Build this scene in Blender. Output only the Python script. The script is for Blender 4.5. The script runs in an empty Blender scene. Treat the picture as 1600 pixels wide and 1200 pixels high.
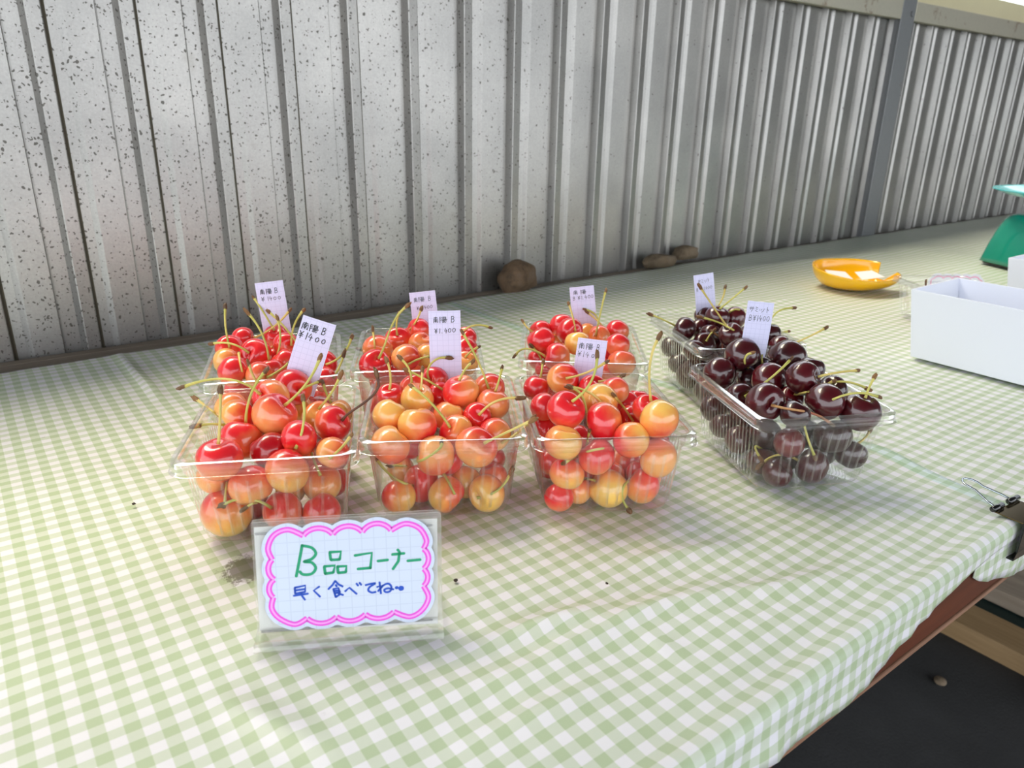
import bpy, bmesh, math, random
from mathutils import Vector, Matrix, Euler, Quaternion, noise
C = bpy.context.scene
COL = C.collection
random.seed(11)
T = 0.70                                   # height of the table top above the floor

# ------------------------------------------------------------------ camera
cam_d = bpy.data.cameras.new('camera')
cam = bpy.data.objects.new('camera', cam_d)
COL.objects.link(cam)
YAW, PITCH, ROLL = 0.646396, -0.352624, 0.019942
fw = Vector((math.sin(YAW)*math.cos(PITCH), math.cos(YAW)*math.cos(PITCH), math.sin(PITCH)))
r0 = Vector((math.cos(YAW), -math.sin(YAW), 0)); u0 = r0.cross(fw)
rt = r0*math.cos(ROLL) + u0*math.sin(ROLL); up = u0*math.cos(ROLL) - r0*math.sin(ROLL)
m = Matrix((rt, up, -fw)).transposed().to_4x4(); m.translation = Vector((0, 0, T + 0.26))
cam.matrix_world = m
cam_d.sensor_width = 36.0
cam_d.lens = 1160.334/1600*36.0
cam_d.clip_start = 0.01
cam_d.dof.use_dof = True
cam_d.dof.focus_distance = 0.53
cam_d.dof.aperture_fstop = 14
C.camera = cam

# ------------------------------------------------------------------ sky, sun, exposure
C.view_settings.view_transform = 'Standard'
C.view_settings.look = 'None'
C.view_settings.gamma = 1.0
C.view_settings.use_curve_mapping = False
C.view_settings.exposure = -0.50
C.cycles.max_bounces = 10
C.cycles.transparent_max_bounces = 32
C.cycles.caustics_reflective = False
C.cycles.caustics_refractive = False
C.cycles.sample_clamp_indirect = 6.0
w = bpy.data.worlds.new('overcast_sky'); C.world = w; w.use_nodes = True
bg = w.node_tree.nodes['Background']
bg.inputs[0].default_value = (0.90, 0.95, 1.0, 1); bg.inputs[1].default_value = 4.2
sun_d = bpy.data.lights.new('sun', 'SUN'); sun = bpy.data.objects.new('sun', sun_d); COL.objects.link(sun)
sun_d.energy = 7.5; sun_d.angle = math.radians(35); sun_d.color = (1.0, 0.87, 0.60)
SUN_DIR = Vector((-0.12, 0.37, 0.88))      # towards the sun
sun.rotation_euler = SUN_DIR.to_track_quat('Z', 'Y').to_euler()

# ------------------------------------------------------------------ material helpers
def srgb(r, g, b):
    f = lambda c: c/12.92 if c <= 0.04045 else ((c+0.055)/1.055)**2.4
    return (f(r/255), f(g/255), f(b/255), 1)

def new_mat(name):
    mt = bpy.data.materials.new(name); mt.use_nodes = True
    nt = mt.node_tree
    return mt, nt, nt.nodes['Principled BSDF'], nt.nodes['Material Output']

def N(nt, kind, **kw):
    n = nt.nodes.new(kind)
    for k, v in kw.items():
        if k == 'inp':
            for a, b in v.items(): n.inputs[a].default_value = b
        else: setattr(n, k, v)
    return n

def math_n(nt, op, a, b=None, clamp=False):
    n = nt.nodes.new('ShaderNodeMath'); n.operation = op; n.use_clamp = clamp
    for i, v in ((0, a), (1, b)):
        if v is None: continue
        if isinstance(v, (int, float)): n.inputs[i].default_value = v
        else: nt.links.new(v, n.inputs[i])
    return n.outputs[0]

def mixc(nt, fac, a, b, blend='MIX'):
    n = nt.nodes.new('ShaderNodeMix'); n.data_type = 'RGBA'; n.blend_type = blend
    for sock, v in ((n.inputs[0], fac), (n.inputs[6], a), (n.inputs[7], b)):
        if isinstance(v, (int, float)): sock.default_value = v
        elif isinstance(v, tuple): sock.default_value = v
        else: nt.links.new(v, sock)
    return n.outputs[2]

def ramp(nt, fac, stops):
    n = nt.nodes.new('ShaderNodeValToRGB')
    el = n.color_ramp.elements
    while len(el) < len(stops): el.new(0.5)
    for e, (p, c) in zip(el, stops): e.position = p; e.color = c
    nt.links.new(fac, n.inputs[0]); return n.outputs[0]

def noise_n(nt, vec, scale, detail=3, rough=0.5):
    n = nt.nodes.new('ShaderNodeTexNoise'); n.inputs['Scale'].default_value = scale
    n.inputs['Detail'].default_value = detail; n.inputs['Roughness'].default_value = rough
    if vec is not None: nt.links.new(vec, n.inputs['Vector'])
    return n.outputs[0]

def bump(nt, bsdf, height, strength=0.2, dist=0.001):
    b = nt.nodes.new('ShaderNodeBump'); b.inputs['Strength'].default_value = strength
    b.inputs['Distance'].default_value = dist
    nt.links.new(height, b.inputs['Height']); nt.links.new(b.outputs[0], bsdf.inputs['Normal'])

def simple(name, col, rough=0.5, metal=0.0, coat=0.0, var=0.0, scale=30):
    mt, nt, b, o = new_mat(name)
    b.inputs['Base Color'].default_value = col; b.inputs['Roughness'].default_value = rough
    b.inputs['Metallic'].default_value = metal; b.inputs['Coat Weight'].default_value = coat
    if var:
        tc = N(nt, 'ShaderNodeTexCoord'); f = noise_n(nt, tc.outputs['Object'], scale, 4)
        c2 = tuple(c*(1-var) for c in col[:3]) + (1,)
        nt.links.new(mixc(nt, f, col, c2), b.inputs['Base Color'])
    return mt

# ------------------------------------------------------------------ materials
def mat_metal_wall():
    mt, nt, b, o = new_mat('galvanised_sheet')
    geo = N(nt, 'ShaderNodeNewGeometry'); sep = N(nt, 'ShaderNodeSeparateXYZ'); nt.links.new(geo.outputs['Position'], sep.inputs[0])
    pos = geo.outputs['Position']
    mot = noise_n(nt, pos, 9, 4)
    base = ramp(nt, mot, [(0.3, srgb(164, 162, 159)), (0.7, srgb(186, 183, 179))])
    fine = noise_n(nt, pos, 420, 2)
    base = mixc(nt, math_n(nt, 'MULTIPLY', fine, 0.40), base, srgb(104, 104, 102))
    # rust flecks, thick on the left of the wall and thinning to the right
    vor = N(nt, 'ShaderNodeTexVoronoi', feature='F1'); vor.inputs['Scale'].default_value = 260
    warp = noise_n(nt, pos, 160, 2)
    va = N(nt, 'ShaderNodeVectorMath', operation='ADD'); nt.links.new(pos, va.inputs[0])
    sc = N(nt, 'ShaderNodeVectorMath', operation='SCALE'); nt.links.new(N_out_color(nt, pos, 160), sc.inputs[0]); sc.inputs['Scale'].default_value = 0.008
    nt.links.new(sc.outputs[0], va.inputs[1]); nt.links.new(va.outputs[0], vor.inputs['Vector'])
    pick = N(nt, 'ShaderNodeSeparateColor'); nt.links.new(vor.outputs['Color'], pick.inputs[0])
    size = math_n(nt, 'MULTIPLY', pick.outputs[0], 0.40)
    dens = ramp(nt, math_n(nt, 'DIVIDE', sep.outputs[0], 1.3), [(0.0, (1, 1, 1, 1)), (0.25, (.85, .85, .85, 1)), (0.48, (.6, .6, .6, 1)), (0.68, (.05, .05, .05, 1))])
    keep = math_n(nt, 'LESS_THAN', pick.outputs[1], math_n(nt, 'MULTIPLY', dens, 0.9))
    dot = math_n(nt, 'MULTIPLY', math_n(nt, 'LESS_THAN', vor.outputs['Distance'], size), keep)
    col = mixc(nt, math_n(nt, 'MULTIPLY', dot, 0.8), base, srgb(58, 52, 42))
    # a few larger stains
    st = noise_n(nt, pos, 14, 3); stf = ramp(nt, st, [(0.70, (0, 0, 0, 1)), (0.78, (1, 1, 1, 1))])
    col = mixc(nt, math_n(nt, 'MULTIPLY', stf, 0.25), col, srgb(110, 104, 88))
    nt.links.new(col, b.inputs['Base Color'])
    nt.links.new(math_n(nt, 'SUBTRACT', 0.72, math_n(nt, 'MULTIPLY', dot, 0.6)), b.inputs['Metallic'])
    b.inputs['Roughness'].default_value = 0.36
    bump(nt, b, fine, 0.12, 0.0006)
    return mt

def N_out_color(nt, vec, scale):
    n = nt.nodes.new('ShaderNodeTexNoise'); n.inputs['Scale'].default_value = scale
    nt.links.new(vec, n.inputs['Vector']); return n.outputs[1]

GX, GY = 0.01331, 0.01240
def mat_gingham(name, ox, oy, tint=(1, 1, 1)):
    mt, nt, b, o = new_mat(name)
    uv = N(nt, 'ShaderNodeUVMap'); uv.uv_map = 'UVMap'
    sep = N(nt, 'ShaderNodeSeparateXYZ'); nt.links.new(uv.outputs[0], sep.inputs[0])
    def stripe(s, per, off):
        f = math_n(nt, 'FRACT', math_n(nt, 'ADD', math_n(nt, 'DIVIDE', math_n(nt, 'SUBTRACT', s, off), per), 100.5))
        d = math_n(nt, 'ABSOLUTE', math_n(nt, 'SUBTRACT', f, 0.5))      # 0 at the white centre
        return math_n(nt, 'MULTIPLY', math_n(nt, 'SUBTRACT', d, 0.24), 45, clamp=True)
    def clampv(x): return math_n(nt, 'MINIMUM', math_n(nt, 'MAXIMUM', x, 0.0), 1.0)
    sx = clampv(stripe(sep.outputs[0], GX, ox)); sy = clampv(stripe(sep.outputs[1], GY, oy))
    sm = math_n(nt, 'ADD', sx, sy)
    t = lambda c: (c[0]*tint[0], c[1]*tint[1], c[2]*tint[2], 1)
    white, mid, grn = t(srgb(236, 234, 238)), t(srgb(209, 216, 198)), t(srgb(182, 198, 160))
    c1 = mixc(nt, clampv(sm), white, mid)
    c2 = mixc(nt, clampv(math_n(nt, 'SUBTRACT', sm, 1.0)), c1, grn)
    # woven print: fine pale threads in the half tones
    thr = N(nt, 'ShaderNodeTexNoise'); thr.inputs['Scale'].default_value = 2600; nt.links.new(uv.outputs[0], thr.inputs['Vector'])
    c3 = mixc(nt, math_n(nt, 'MULTIPLY', math_n(nt, 'SUBTRACT', thr.outputs[0], 0.5), 0.5, clamp=True), c2, white)
    # soil marks
    geo = N(nt, 'ShaderNodeNewGeometry')
    g = noise_n(nt, geo.outputs['Position'], 90, 5, 0.65); gf = ramp(nt, g, [(0.70, (0, 0, 0, 1)), (0.80, (1, 1, 1, 1))])
    g2 = noise_n(nt, geo.outputs['Position'], 7, 2); gf2 = ramp(nt, g2, [(0.5, (0, 0, 0, 1)), (0.68, (1, 1, 1, 1))])
    c4 = mixc(nt, math_n(nt, 'MULTIPLY', math_n(nt, 'MULTIPLY', gf, gf2), 0.5), c3, srgb(128, 122, 96))
    # a patch of dried soil beside the front left tub
    dm = N(nt, 'ShaderNodeVectorMath', operation='DISTANCE'); nt.links.new(geo.outputs['Position'], dm.inputs[0]); dm.inputs[1].default_value = (0.103, 0.398, T)
    pn = noise_n(nt, geo.outputs['Position'], 260, 5, 0.7)
    pf = math_n(nt, 'MULTIPLY', math_n(nt, 'SUBTRACT', math_n(nt, 'ADD', math_n(nt, 'SUBTRACT', 1.0, math_n(nt, 'DIVIDE', dm.outputs['Value'], 0.022)), math_n(nt, 'MULTIPLY', pn, 1.3)), 0.95), 5, clamp=True)
    c5 = mixc(nt, math_n(nt, 'MULTIPLY', clampv(pf), 0.75), c4, srgb(84, 76, 58))
    nt.links.new(c5, b.inputs['Base Color'])
    b.inputs['Roughness'].default_value = 0.42
    b.inputs['Specular IOR Level'].default_value = 0.4
    bn = noise_n(nt, uv.outputs[0], 900, 2); bump(nt, b, bn, 0.06, 0.0004)
    return mt

def mat_cherry():
    mt, nt, b, o = new_mat('blush_cherry_skin')
    tc = N(nt, 'ShaderNodeTexCoord')
    nv = N(nt, 'ShaderNodeVectorMath', operation='NORMALIZE'); nt.links.new(tc.outputs['Object'], nv.inputs[0])
    rd = N(nt, 'ShaderNodeAttribute', attribute_type='OBJECT', attribute_name='red_dir')
    bl = N(nt, 'ShaderNodeAttribute', attribute_type='OBJECT', attribute_name='blush')
    tn = N(nt, 'ShaderNodeAttribute', attribute_type='OBJECT', attribute_name='tone')
    oi = N(nt, 'ShaderNodeObjectInfo')
    off = N(nt, 'ShaderNodeVectorMath', operation='ADD'); nt.links.new(tc.outputs['Object'], off.inputs[0])
    cb = N(nt, 'ShaderNodeCombineXYZ'); r = math_n(nt, 'MULTIPLY', oi.outputs['Random'], 40.0)
    for i in range(3): nt.links.new(r, cb.inputs[i])
    nt.links.new(cb.outputs[0], off.inputs[1])
    dot = N(nt, 'ShaderNodeVectorMath', operation='DOT_PRODUCT'); nt.links.new(nv.outputs[0], dot.inputs[0]); nt.links.new(rd.outputs['Vector'], dot.inputs[1])
    n1 = noise_n(nt, off.outputs[0], 1.6, 3)
    n2 = noise_n(nt, off.outputs[0], 26, 2)
    x = math_n(nt, 'ADD', dot.outputs['Value'], math_n(nt, 'MULTIPLY', math_n(nt, 'SUBTRACT', n1, 0.5), 0.9))
    x = math_n(nt, 'ADD', x, math_n(nt, 'MULTIPLY', math_n(nt, 'SUBTRACT', n2, 0.5), 0.25))
    x = math_n(nt, 'ADD', x, math_n(nt, 'MULTIPLY', math_n(nt, 'SUBTRACT', bl.outputs['Fac'], 0.5), 2.3))
    fac = math_n(nt, 'ADD', math_n(nt, 'MULTIPLY', x, 0.62), 0.5, clamp=True)
    yellow, orange = srgb(244, 196, 98), srgb(246, 158, 96)
    lo = mixc(nt, tn.outputs['Fac'], yellow, orange)
    midc = mixc(nt, tn.outputs['Fac'], srgb(244, 148, 74), srgb(241, 116, 80))
    hi = srgb(228, 34, 44); deep = srgb(176, 12, 28)
    c1 = mixc(nt, math_n(nt, 'MULTIPLY', fac, 2.0, clamp=True), lo, midc)
    c2 = mixc(nt, math_n(nt, 'MULTIPLY', math_n(nt, 'SUBTRACT', fac, 0.5), 2.0, clamp=True), c1, hi)
    c3 = mixc(nt, math_n(nt, 'MULTIPLY', math_n(nt, 'SUBTRACT', bl.outputs['Fac'], 0.97), 7.0, clamp=True), c2, deep)
    v = N(nt, 'ShaderNodeTexVoronoi'); v.inputs['Scale'].default_value = 7; nt.links.new(off.outputs[0], v.inputs['Vector'])
    sp = math_n(nt, 'MULTIPLY', math_n(nt, 'LESS_THAN', v.outputs['Distance'], 0.05), 0.35)
    c4 = mixc(nt, sp, c3, srgb(150, 50, 30))
    nt.links.new(c4, b.inputs['Base Color'])
    b.inputs['Roughness'].default_value = 0.30
    b.inputs['Coat Weight'].default_value = 1.0; b.inputs['Coat Roughness'].default_value = 0.02
    b.inputs['Subsurface Weight'].default_value = 0.22; b.inputs['Subsurface Scale'].default_value = 0.006
    b.inputs['Subsurface Radius'].default_value = (1.0, 0.45, 0.2)
    return mt

def mat_dark_cherry():
    mt, nt, b, o = new_mat('dark_cherry_skin')
    tc = N(nt, 'ShaderNodeTexCoord'); bl = N(nt, 'ShaderNodeAttribute', attribute_type='OBJECT', attribute_name='blush')
    n1 = noise_n(nt, tc.outputs['Object'], 1.8, 3)
    f = math_n(nt, 'MULTIPLY', bl.outputs['Fac'], math_n(nt, 'ADD', n1, 0.45), clamp=True)
    c = mixc(nt, f, srgb(26, 5, 12), srgb(112, 10, 26))
    nt.links.new(c, b.inputs['Base Color'])
    b.inputs['Roughness'].default_value = 0.28; b.inputs['Coat Weight'].default_value = 1.0; b.inputs['Coat Roughness'].default_value = 0.02
    return mt

def mat_stem(name, c_lo, c_hi):
    mt, nt, b, o = new_mat(name)
    geo = N(nt, 'ShaderNodeNewGeometry'); n = noise_n(nt, geo.outputs['Position'], 55, 3)
    nt.links.new(ramp(nt, n, [(0.3, c_lo), (0.7, c_hi)]), b.inputs['Base Color'])
    b.inputs['Roughness'].default_value = 0.5
    return mt

def tirf(nt, ior):
    f = N(nt, 'ShaderNodeFresnel'); f.inputs[0].default_value = ior; return f.outputs[0]

def mat_clear(name, tint, refl=1.0, haze=0.04, rough=0.04, ior=1.5, tir=False):
    # thin clear plastic sheet: straight-through transmission plus mirror reflection by angle
    mt = bpy.data.materials.new(name); mt.use_nodes = True; nt = mt.node_tree
    nt.nodes.remove(nt.nodes['Principled BSDF']); o = nt.nodes['Material Output']
    tr = N(nt, 'ShaderNodeBsdfTransparent'); tr.inputs[0].default_value = tint
    gl = N(nt, 'ShaderNodeBsdfGlossy'); gl.inputs['Roughness'].default_value = rough; gl.inputs[0].default_value = (1, 1, 1, 1)
    lw = N(nt, 'ShaderNodeLayerWeight'); lw.inputs[0].default_value = 0.5
    fr = tirf(nt, ior) if tir else math_n(nt, 'ADD', 0.06, math_n(nt, 'MULTIPLY', math_n(nt, 'POWER', lw.outputs['Facing'], 3.0), 0.9))
    df = N(nt, 'ShaderNodeBsdfDiffuse'); df.inputs[0].default_value = (0.9, 0.9, 0.9, 1)
    m1 = N(nt, 'ShaderNodeMixShader'); m1.inputs[0].default_value = haze
    nt.links.new(tr.outputs[0], m1.inputs[1]); nt.links.new(df.outputs[0], m1.inputs[2])
    m2 = N(nt, 'ShaderNodeMixShader')
    nt.links.new(math_n(nt, 'MULTIPLY', fr, refl, clamp=True), m2.inputs[0])
    nt.links.new(m1.outputs[0], m2.inputs[1]); nt.links.new(gl.outputs[0], m2.inputs[2])
    nt.links.new(m2.outputs[0], o.inputs[0])
    return mt

def mat_grid_paper(name, col, line, pitch=0.005):
    mt, nt, b, o = new_mat(name)
    uv = N(nt, 'ShaderNodeUVMap'); uv.uv_map = 'UVMap'
    sep = N(nt, 'ShaderNodeSeparateXYZ'); nt.links.new(uv.outputs[0], sep.inputs[0])
    def ln(s):
        f = math_n(nt, 'FRACT', math_n(nt, 'ADD', math_n(nt, 'DIVIDE', s, pitch), 50.3))
        return math_n(nt, 'LESS_THAN', f, 0.07)
    f = math_n(nt, 'MAXIMUM', ln(sep.outputs[0]), ln(sep.outputs[1]))
    nt.links.new(mixc(nt, math_n(nt, 'MULTIPLY', f, 0.5), col, line), b.inputs['Base Color'])
    b.inputs['Roughness'].default_value = 0.7
    return mt

def mat_wood(name, lo, hi, axis=0, scale=1.0, rough=0.6):
    mt, nt, b, o = new_mat(name)
    geo = N(nt, 'ShaderNodeNewGeometry'); mp = N(nt, 'ShaderNodeMapping'); nt.links.new(geo.outputs['Position'], mp.inputs[0])
    s = [26*scale]*3; s[axis] = 1.6*scale; mp.inputs['Scale'].default_value = s
    n = noise_n(nt, mp.outputs[0], 3.0, 5, 0.6)
    nt.links.new(ramp(nt, n, [(0.3, lo), (0.72, hi)]), b.inputs['Base Color'])
    b.inputs['Roughness'].default_value = rough; bump(nt, b, n, 0.25, 0.001)
    return mt

def mat_rock(name, a, c, d):
    mt, nt, b, o = new_mat(name)
    tc = N(nt, 'ShaderNodeTexCoord'); n = noise_n(nt, tc.outputs['Object'], 38, 6, 0.65); n2 = noise_n(nt, tc.outputs['Object'], 160, 4)
    col = ramp(nt, n, [(0.3, a), (0.5, c), (0.7, d)])
    nt.links.new(mixc(nt, math_n(nt, 'MULTIPLY', n2, 0.5), col, a), b.inputs['Base Color'])
    b.inputs['Roughness'].default_value = 0.9; bump(nt, b, n2, 0.6, 0.003)
    return mt

def mat_steel(name, base, rust, amount=0.2):
    mt, nt, b, o = new_mat(name)
    geo = N(nt, 'ShaderNodeNewGeometry'); n = noise_n(nt, geo.outputs['Position'], 22, 6, 0.7)
    n2 = noise_n(nt, geo.outputs['Position'], 160, 3)
    f = ramp(nt, n, [(0.72-amount*0.5, (0, 0, 0, 1)), (0.80-amount*0.5, (1, 1, 1, 1))])
    c0 = mixc(nt, math_n(nt, 'MULTIPLY', n2, 0.35), base, tuple(x*0.55 for x in base[:3])+(1,))
    nt.links.new(mixc(nt, math_n(nt, 'MULTIPLY', f, 0.6), c0, rust), b.inputs['Base Color'])
    b.inputs['Roughness'].default_value = 0.5; b.inputs['Metallic'].default_value = 0.35
    return mt

def mat_floor():
    mt, nt, b, o = new_mat('dark_floor')
    geo = N(nt, 'ShaderNodeNewGeometry'); n = noise_n(nt, geo.outputs['Position'], 6, 6, 0.6); n2 = noise_n(nt, geo.outputs['Position'], 220, 4)
    c = ramp(nt, n, [(0.3, srgb(52, 52, 53)), (0.7, srgb(66, 66, 67))])
    nt.links.new(mixc(nt, math_n(nt, 'MULTIPLY', n2, 0.4), c, srgb(36, 36, 37)), b.inputs['Base Color'])
    b.inputs['Roughness'].default_value = 0.85; bump(nt, b, n2, 0.4, 0.002)
    return mt

M = {}
M['wall'] = mat_metal_wall()
M['cloth'] = mat_gingham('green_gingham_vinyl', 0.1887, 0.2135)
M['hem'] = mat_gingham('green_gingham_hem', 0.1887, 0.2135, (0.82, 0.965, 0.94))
M['cloth2'] = mat_gingham('green_gingham_vinyl_right', 0.1930, 0.2110)
M['cherry'] = mat_cherry(); M['dark'] = mat_dark_cherry()
M['stem'] = mat_stem('green_stem', srgb(172, 172, 78), srgb(212, 202, 112))
M['stem2'] = mat_stem('straw_stem', srgb(196, 178, 88), srgb(222, 200, 120))
M['stem_brown'] = mat_stem('brown_stem', srgb(70, 40, 30), srgb(104, 66, 44))
M['stem_pink'] = mat_stem('pink_stem', srgb(176, 104, 84), srgb(186, 150, 90))
M['knob'] = mat_stem('dry_stem_end', srgb(74, 48, 26), srgb(138, 98, 56))
M['tub'] = mat_clear('clear_tub_plastic', (0.988, 0.988, 0.985, 1), 0.8, 0.012)
M['rim'] = mat_clear('clear_rim_plastic', (0.975, 0.978, 0.972, 1), 0.40, 0.035, 0.07, 1.4, True)
M['flute'] = mat_clear('clear_fluted_plastic', (0.955, 0.958, 0.955, 1), 2.0, 0.05, 0.08)
M['acrylic'] = mat_clear('clear_acrylic', (0.97, 0.97, 0.955, 1), 0.9, 0.06, 0.08)
M['tag'] = mat_grid_paper('lavender_grid_paper', srgb(220, 219, 248), srgb(186, 186, 220), 0.0042)
M['signpaper'] = mat_grid_paper('white_grid_paper', srgb(206, 215, 236), srgb(182, 192, 212), 0.0062)
M['white_card'] = simple('white_card', srgb(240, 241, 248), 0.6)
M['insert'] = simple('grey_white_card', srgb(244, 244, 247), 0.6)
M['ink'] = simple('black_ink', srgb(22, 22, 26), 0.5)
M['ink_thin'] = simple('grey_ink', srgb(70, 70, 92), 0.5)
M['green'] = simple('green_marker', srgb(10, 150, 106), 0.5)
M['blue'] = simple('blue_marker', srgb(16, 74, 186), 0.5)
M['magenta'] = simple('magenta_print', srgb(232, 84, 214), 0.5)
M['pink'] = simple('light_pink_print', srgb(246, 160, 238), 0.5)
M['hotpink'] = simple('pink_print', srgb(255, 140, 186), 0.5)
M['rule'] = simple('grey_rule_print', srgb(120, 120, 124), 0.6)
M['white_plastic'] = simple('white_box_plastic', srgb(236, 239, 250), 0.35)
M['yellow'] = simple('yellow_plastic', srgb(253, 192, 10), 0.22, coat=0.6)
M['teal'] = simple('teal_enamel', srgb(8, 146, 124), 0.25, coat=0.6)
M['aqua'] = simple('aqua_plastic', srgb(76, 208, 218), 0.25, coat=0.5)
M['black'] = simple('black_enamel', srgb(14, 15, 17), 0.22, coat=0.6)
M['brass'] = simple('brown_spring_steel', srgb(92, 78, 46), 0.14, metal=0.9)
M['chrome'] = simple('steel_wire', srgb(205, 212, 220), 0.15, metal=1.0)
M['apron'] = mat_wood('red_brown_plywood', srgb(76, 34, 18), srgb(108, 54, 32), 0, 1.0, 0.45)
M['lip'] = mat_wood('plywood_edge', srgb(122, 86, 66), srgb(160, 120, 94), 0, 2.0)
M['board'] = mat_wood('weathered_board', srgb(106, 94, 82), srgb(134, 122, 108), 0)
M['lumber'] = mat_wood('pale_lumber', srgb(150, 120, 82), srgb(180, 150, 110), 1)
M['lumber2'] = mat_wood('grey_lumber', srgb(150, 136, 120), srgb(178, 162, 144), 1)
M['darkgreen'] = simple('dark_green_base', srgb(18, 44, 42), 0.6)
M['rock'] = mat_rock('brown_rock', srgb(58, 48, 40), srgb(120, 96, 72), srgb(134, 114, 98))
M['rock2'] = mat_rock('tan_rock', srgb(66, 58, 48), srgb(130, 112, 90), srgb(146, 130, 112))
M['steel'] = mat_steel('grey_steel', srgb(140, 141, 144), srgb(110, 74, 48), 0.14)
M['beam'] = mat_steel('rusty_steel', srgb(196, 190, 174), srgb(120, 80, 50), 0.3)
M['fascia'] = simple('cream_board', srgb(236, 226, 186), 0.7, var=0.15, scale=9)
M['floor'] = mat_floor()
M['added_wall'] = simple('dark_added_wall', srgb(74, 72, 68), 0.8, var=0.3, scale=3)
M['groove_shade'] = simple('shaded_metal_groove', srgb(92, 86, 70), 0.6, 0.3, var=0.3, scale=60)  # darker metal with the crease shade put into its colour
M['roof'] = simple('roof_sheet', srgb(128, 128, 126), 0.6, var=0.2, scale=4)
M['speck'] = simple('dark_crumb', srgb(52, 40, 30), 0.8)
M['piece'] = simple('white_flat_piece', srgb(250, 247, 248), 0.6)

# ------------------------------------------------------------------ geometry helpers
def mesh(name, verts, faces, mat=None, smooth=False, uvs=None, mats=None, fmat=None):
    me = bpy.data.meshes.new(name); me.from_pydata([tuple(v) for v in verts], [], faces)
    for mm in (mats or ([mat] if mat else [])): me.materials.append(mm)
    if smooth: me.polygons.foreach_set('use_smooth', [True]*len(me.polygons))
    if fmat: me.polygons.foreach_set('material_index', fmat)
    if uvs:
        ul = me.uv_layers.new(name='UVMap')
        for lp in me.loops: ul.data[lp.index].uv = uvs[lp.vertex_index]
    me.update(); return me

def link(name, me, parent=None, loc=None, rotz=0):
    o = bpy.data.objects.new(name, me); COL.objects.link(o)
    if parent: o.parent = parent
    if loc is not None: o.location = loc
    if rotz: o.rotation_euler = (0, 0, rotz)
    return o

def empty(name, loc, rotz=0):
    o = bpy.data.objects.new(name, None); COL.objects.link(o); o.location = loc; o.rotation_euler = (0, 0, rotz)
    o.empty_display_size = 0.02
    return o

def tag(o, label, cat, group=None):
    o['label'] = label; o['category'] = cat
    if group: o['group'] = group
    return o

def structure(o, label=None):
    o['kind'] = 'structure'
    if label: o['label'] = label
    return o

class MB:
    def __init__(s): s.v = []; s.f = []
    def add(s, vs, fs):
        k = len(s.v); s.v += [tuple(v) for v in vs]; s.f += [tuple(i+k for i in f) for f in fs]
    def box(s, a, b):
        x0, y0, z0 = a; x1, y1, z1 = b
        s.add([(x0,y0,z0),(x1,y0,z0),(x1,y1,z0),(x0,y1,z0),(x0,y0,z1),(x1,y0,z1),(x1,y1,z1),(x0,y1,z1)],
              [(0,3,2,1),(4,5,6,7),(0,1,5,4),(1,2,6,5),(2,3,7,6),(3,0,4,7)])
    def tube(s, pts, rad, n=8, cap=True):
        pts = [Vector(p) for p in pts]; K = len(pts); rs = rad if isinstance(rad, (list, tuple)) else [rad]*K
        t0 = (pts[1]-pts[0]).normalized(); a = t0.orthogonal().normalized(); vs = []
        for i, p in enumerate(pts):
            t = (pts[min(i+1, K-1)]-pts[max(i-1, 0)]).normalized()
            a = (a - t*a.dot(t)).normalized(); b = t.cross(a)
            for j in range(n):
                q = 2*math.pi*j/n; vs.append(p + (a*math.cos(q)+b*math.sin(q))*rs[i])
        fs = [(i*n+j, i*n+(j+1)%n, (i+1)*n+(j+1)%n, (i+1)*n+j) for i in range(K-1) for j in range(n)]
        if cap: fs += [tuple(range(n-1, -1, -1)), tuple(range((K-1)*n, K*n))]
        s.add(vs, fs)
    def ribbon(s, pts, wd, to3, lift=0.0, round_ends=True):
        # a flat pen stroke along 2-D points, laid on a surface by to3(u, v, lift)
        pts = [Vector(p).to_2d() if len(p) > 2 else Vector(p) for p in pts]
        K = len(pts); vs = []; n = []
        for i in range(K):
            d = (pts[min(i+1, K-1)]-pts[max(i-1, 0)])
            if d.length < 1e-9: d = Vector((1, 0))
            d.normalize(); n.append(Vector((-d.y, d.x)))
        if round_ends:
            d0 = (pts[0]-pts[1]).normalized()*wd*0.35; d1 = (pts[-1]-pts[-2]).normalized()*wd*0.35
            pts = [pts[0]+d0] + pts + [pts[-1]+d1]; n = [n[0]] + n + [n[-1]]; K += 2
            ws = [0.5] + [1]*(K-2) + [0.5]
        else: ws = [1]*K
        for p, q, k in zip(pts, n, ws):
            vs.append(to3(*(p+q*wd*0.5*k), lift)); vs.append(to3(*(p-q*wd*0.5*k), lift))
        s.add(vs, [(2*i, 2*i+1, 2*i+3, 2*i+2) for i in range(K-1)])
    def build(s, name, mat, parent=None, smooth=False, loc=None, rotz=0):
        return link(name, mesh(name, s.v, s.f, mat, smooth), parent, loc, rotz)

def bevel_obj(o, width, seg=2, angle=0.6):
    bm = bmesh.new(); bm.from_mesh(o.data)
    es = [e for e in bm.edges if len(e.link_faces) == 2 and e.calc_face_angle(0) > angle]
    bmesh.ops.bevel(bm, geom=es, offset=width, segments=seg, profile=0.5, affect='EDGES', clamp_overlap=True)
    bm.to_mesh(o.data); bm.free(); return o

# ------------------------------------------------------------------ setting
floor_bm = MB(); floor_bm.box((-8, -8, -0.05), (10, 8, 0)); structure(floor_bm.build('floor', M['floor']))

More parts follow.
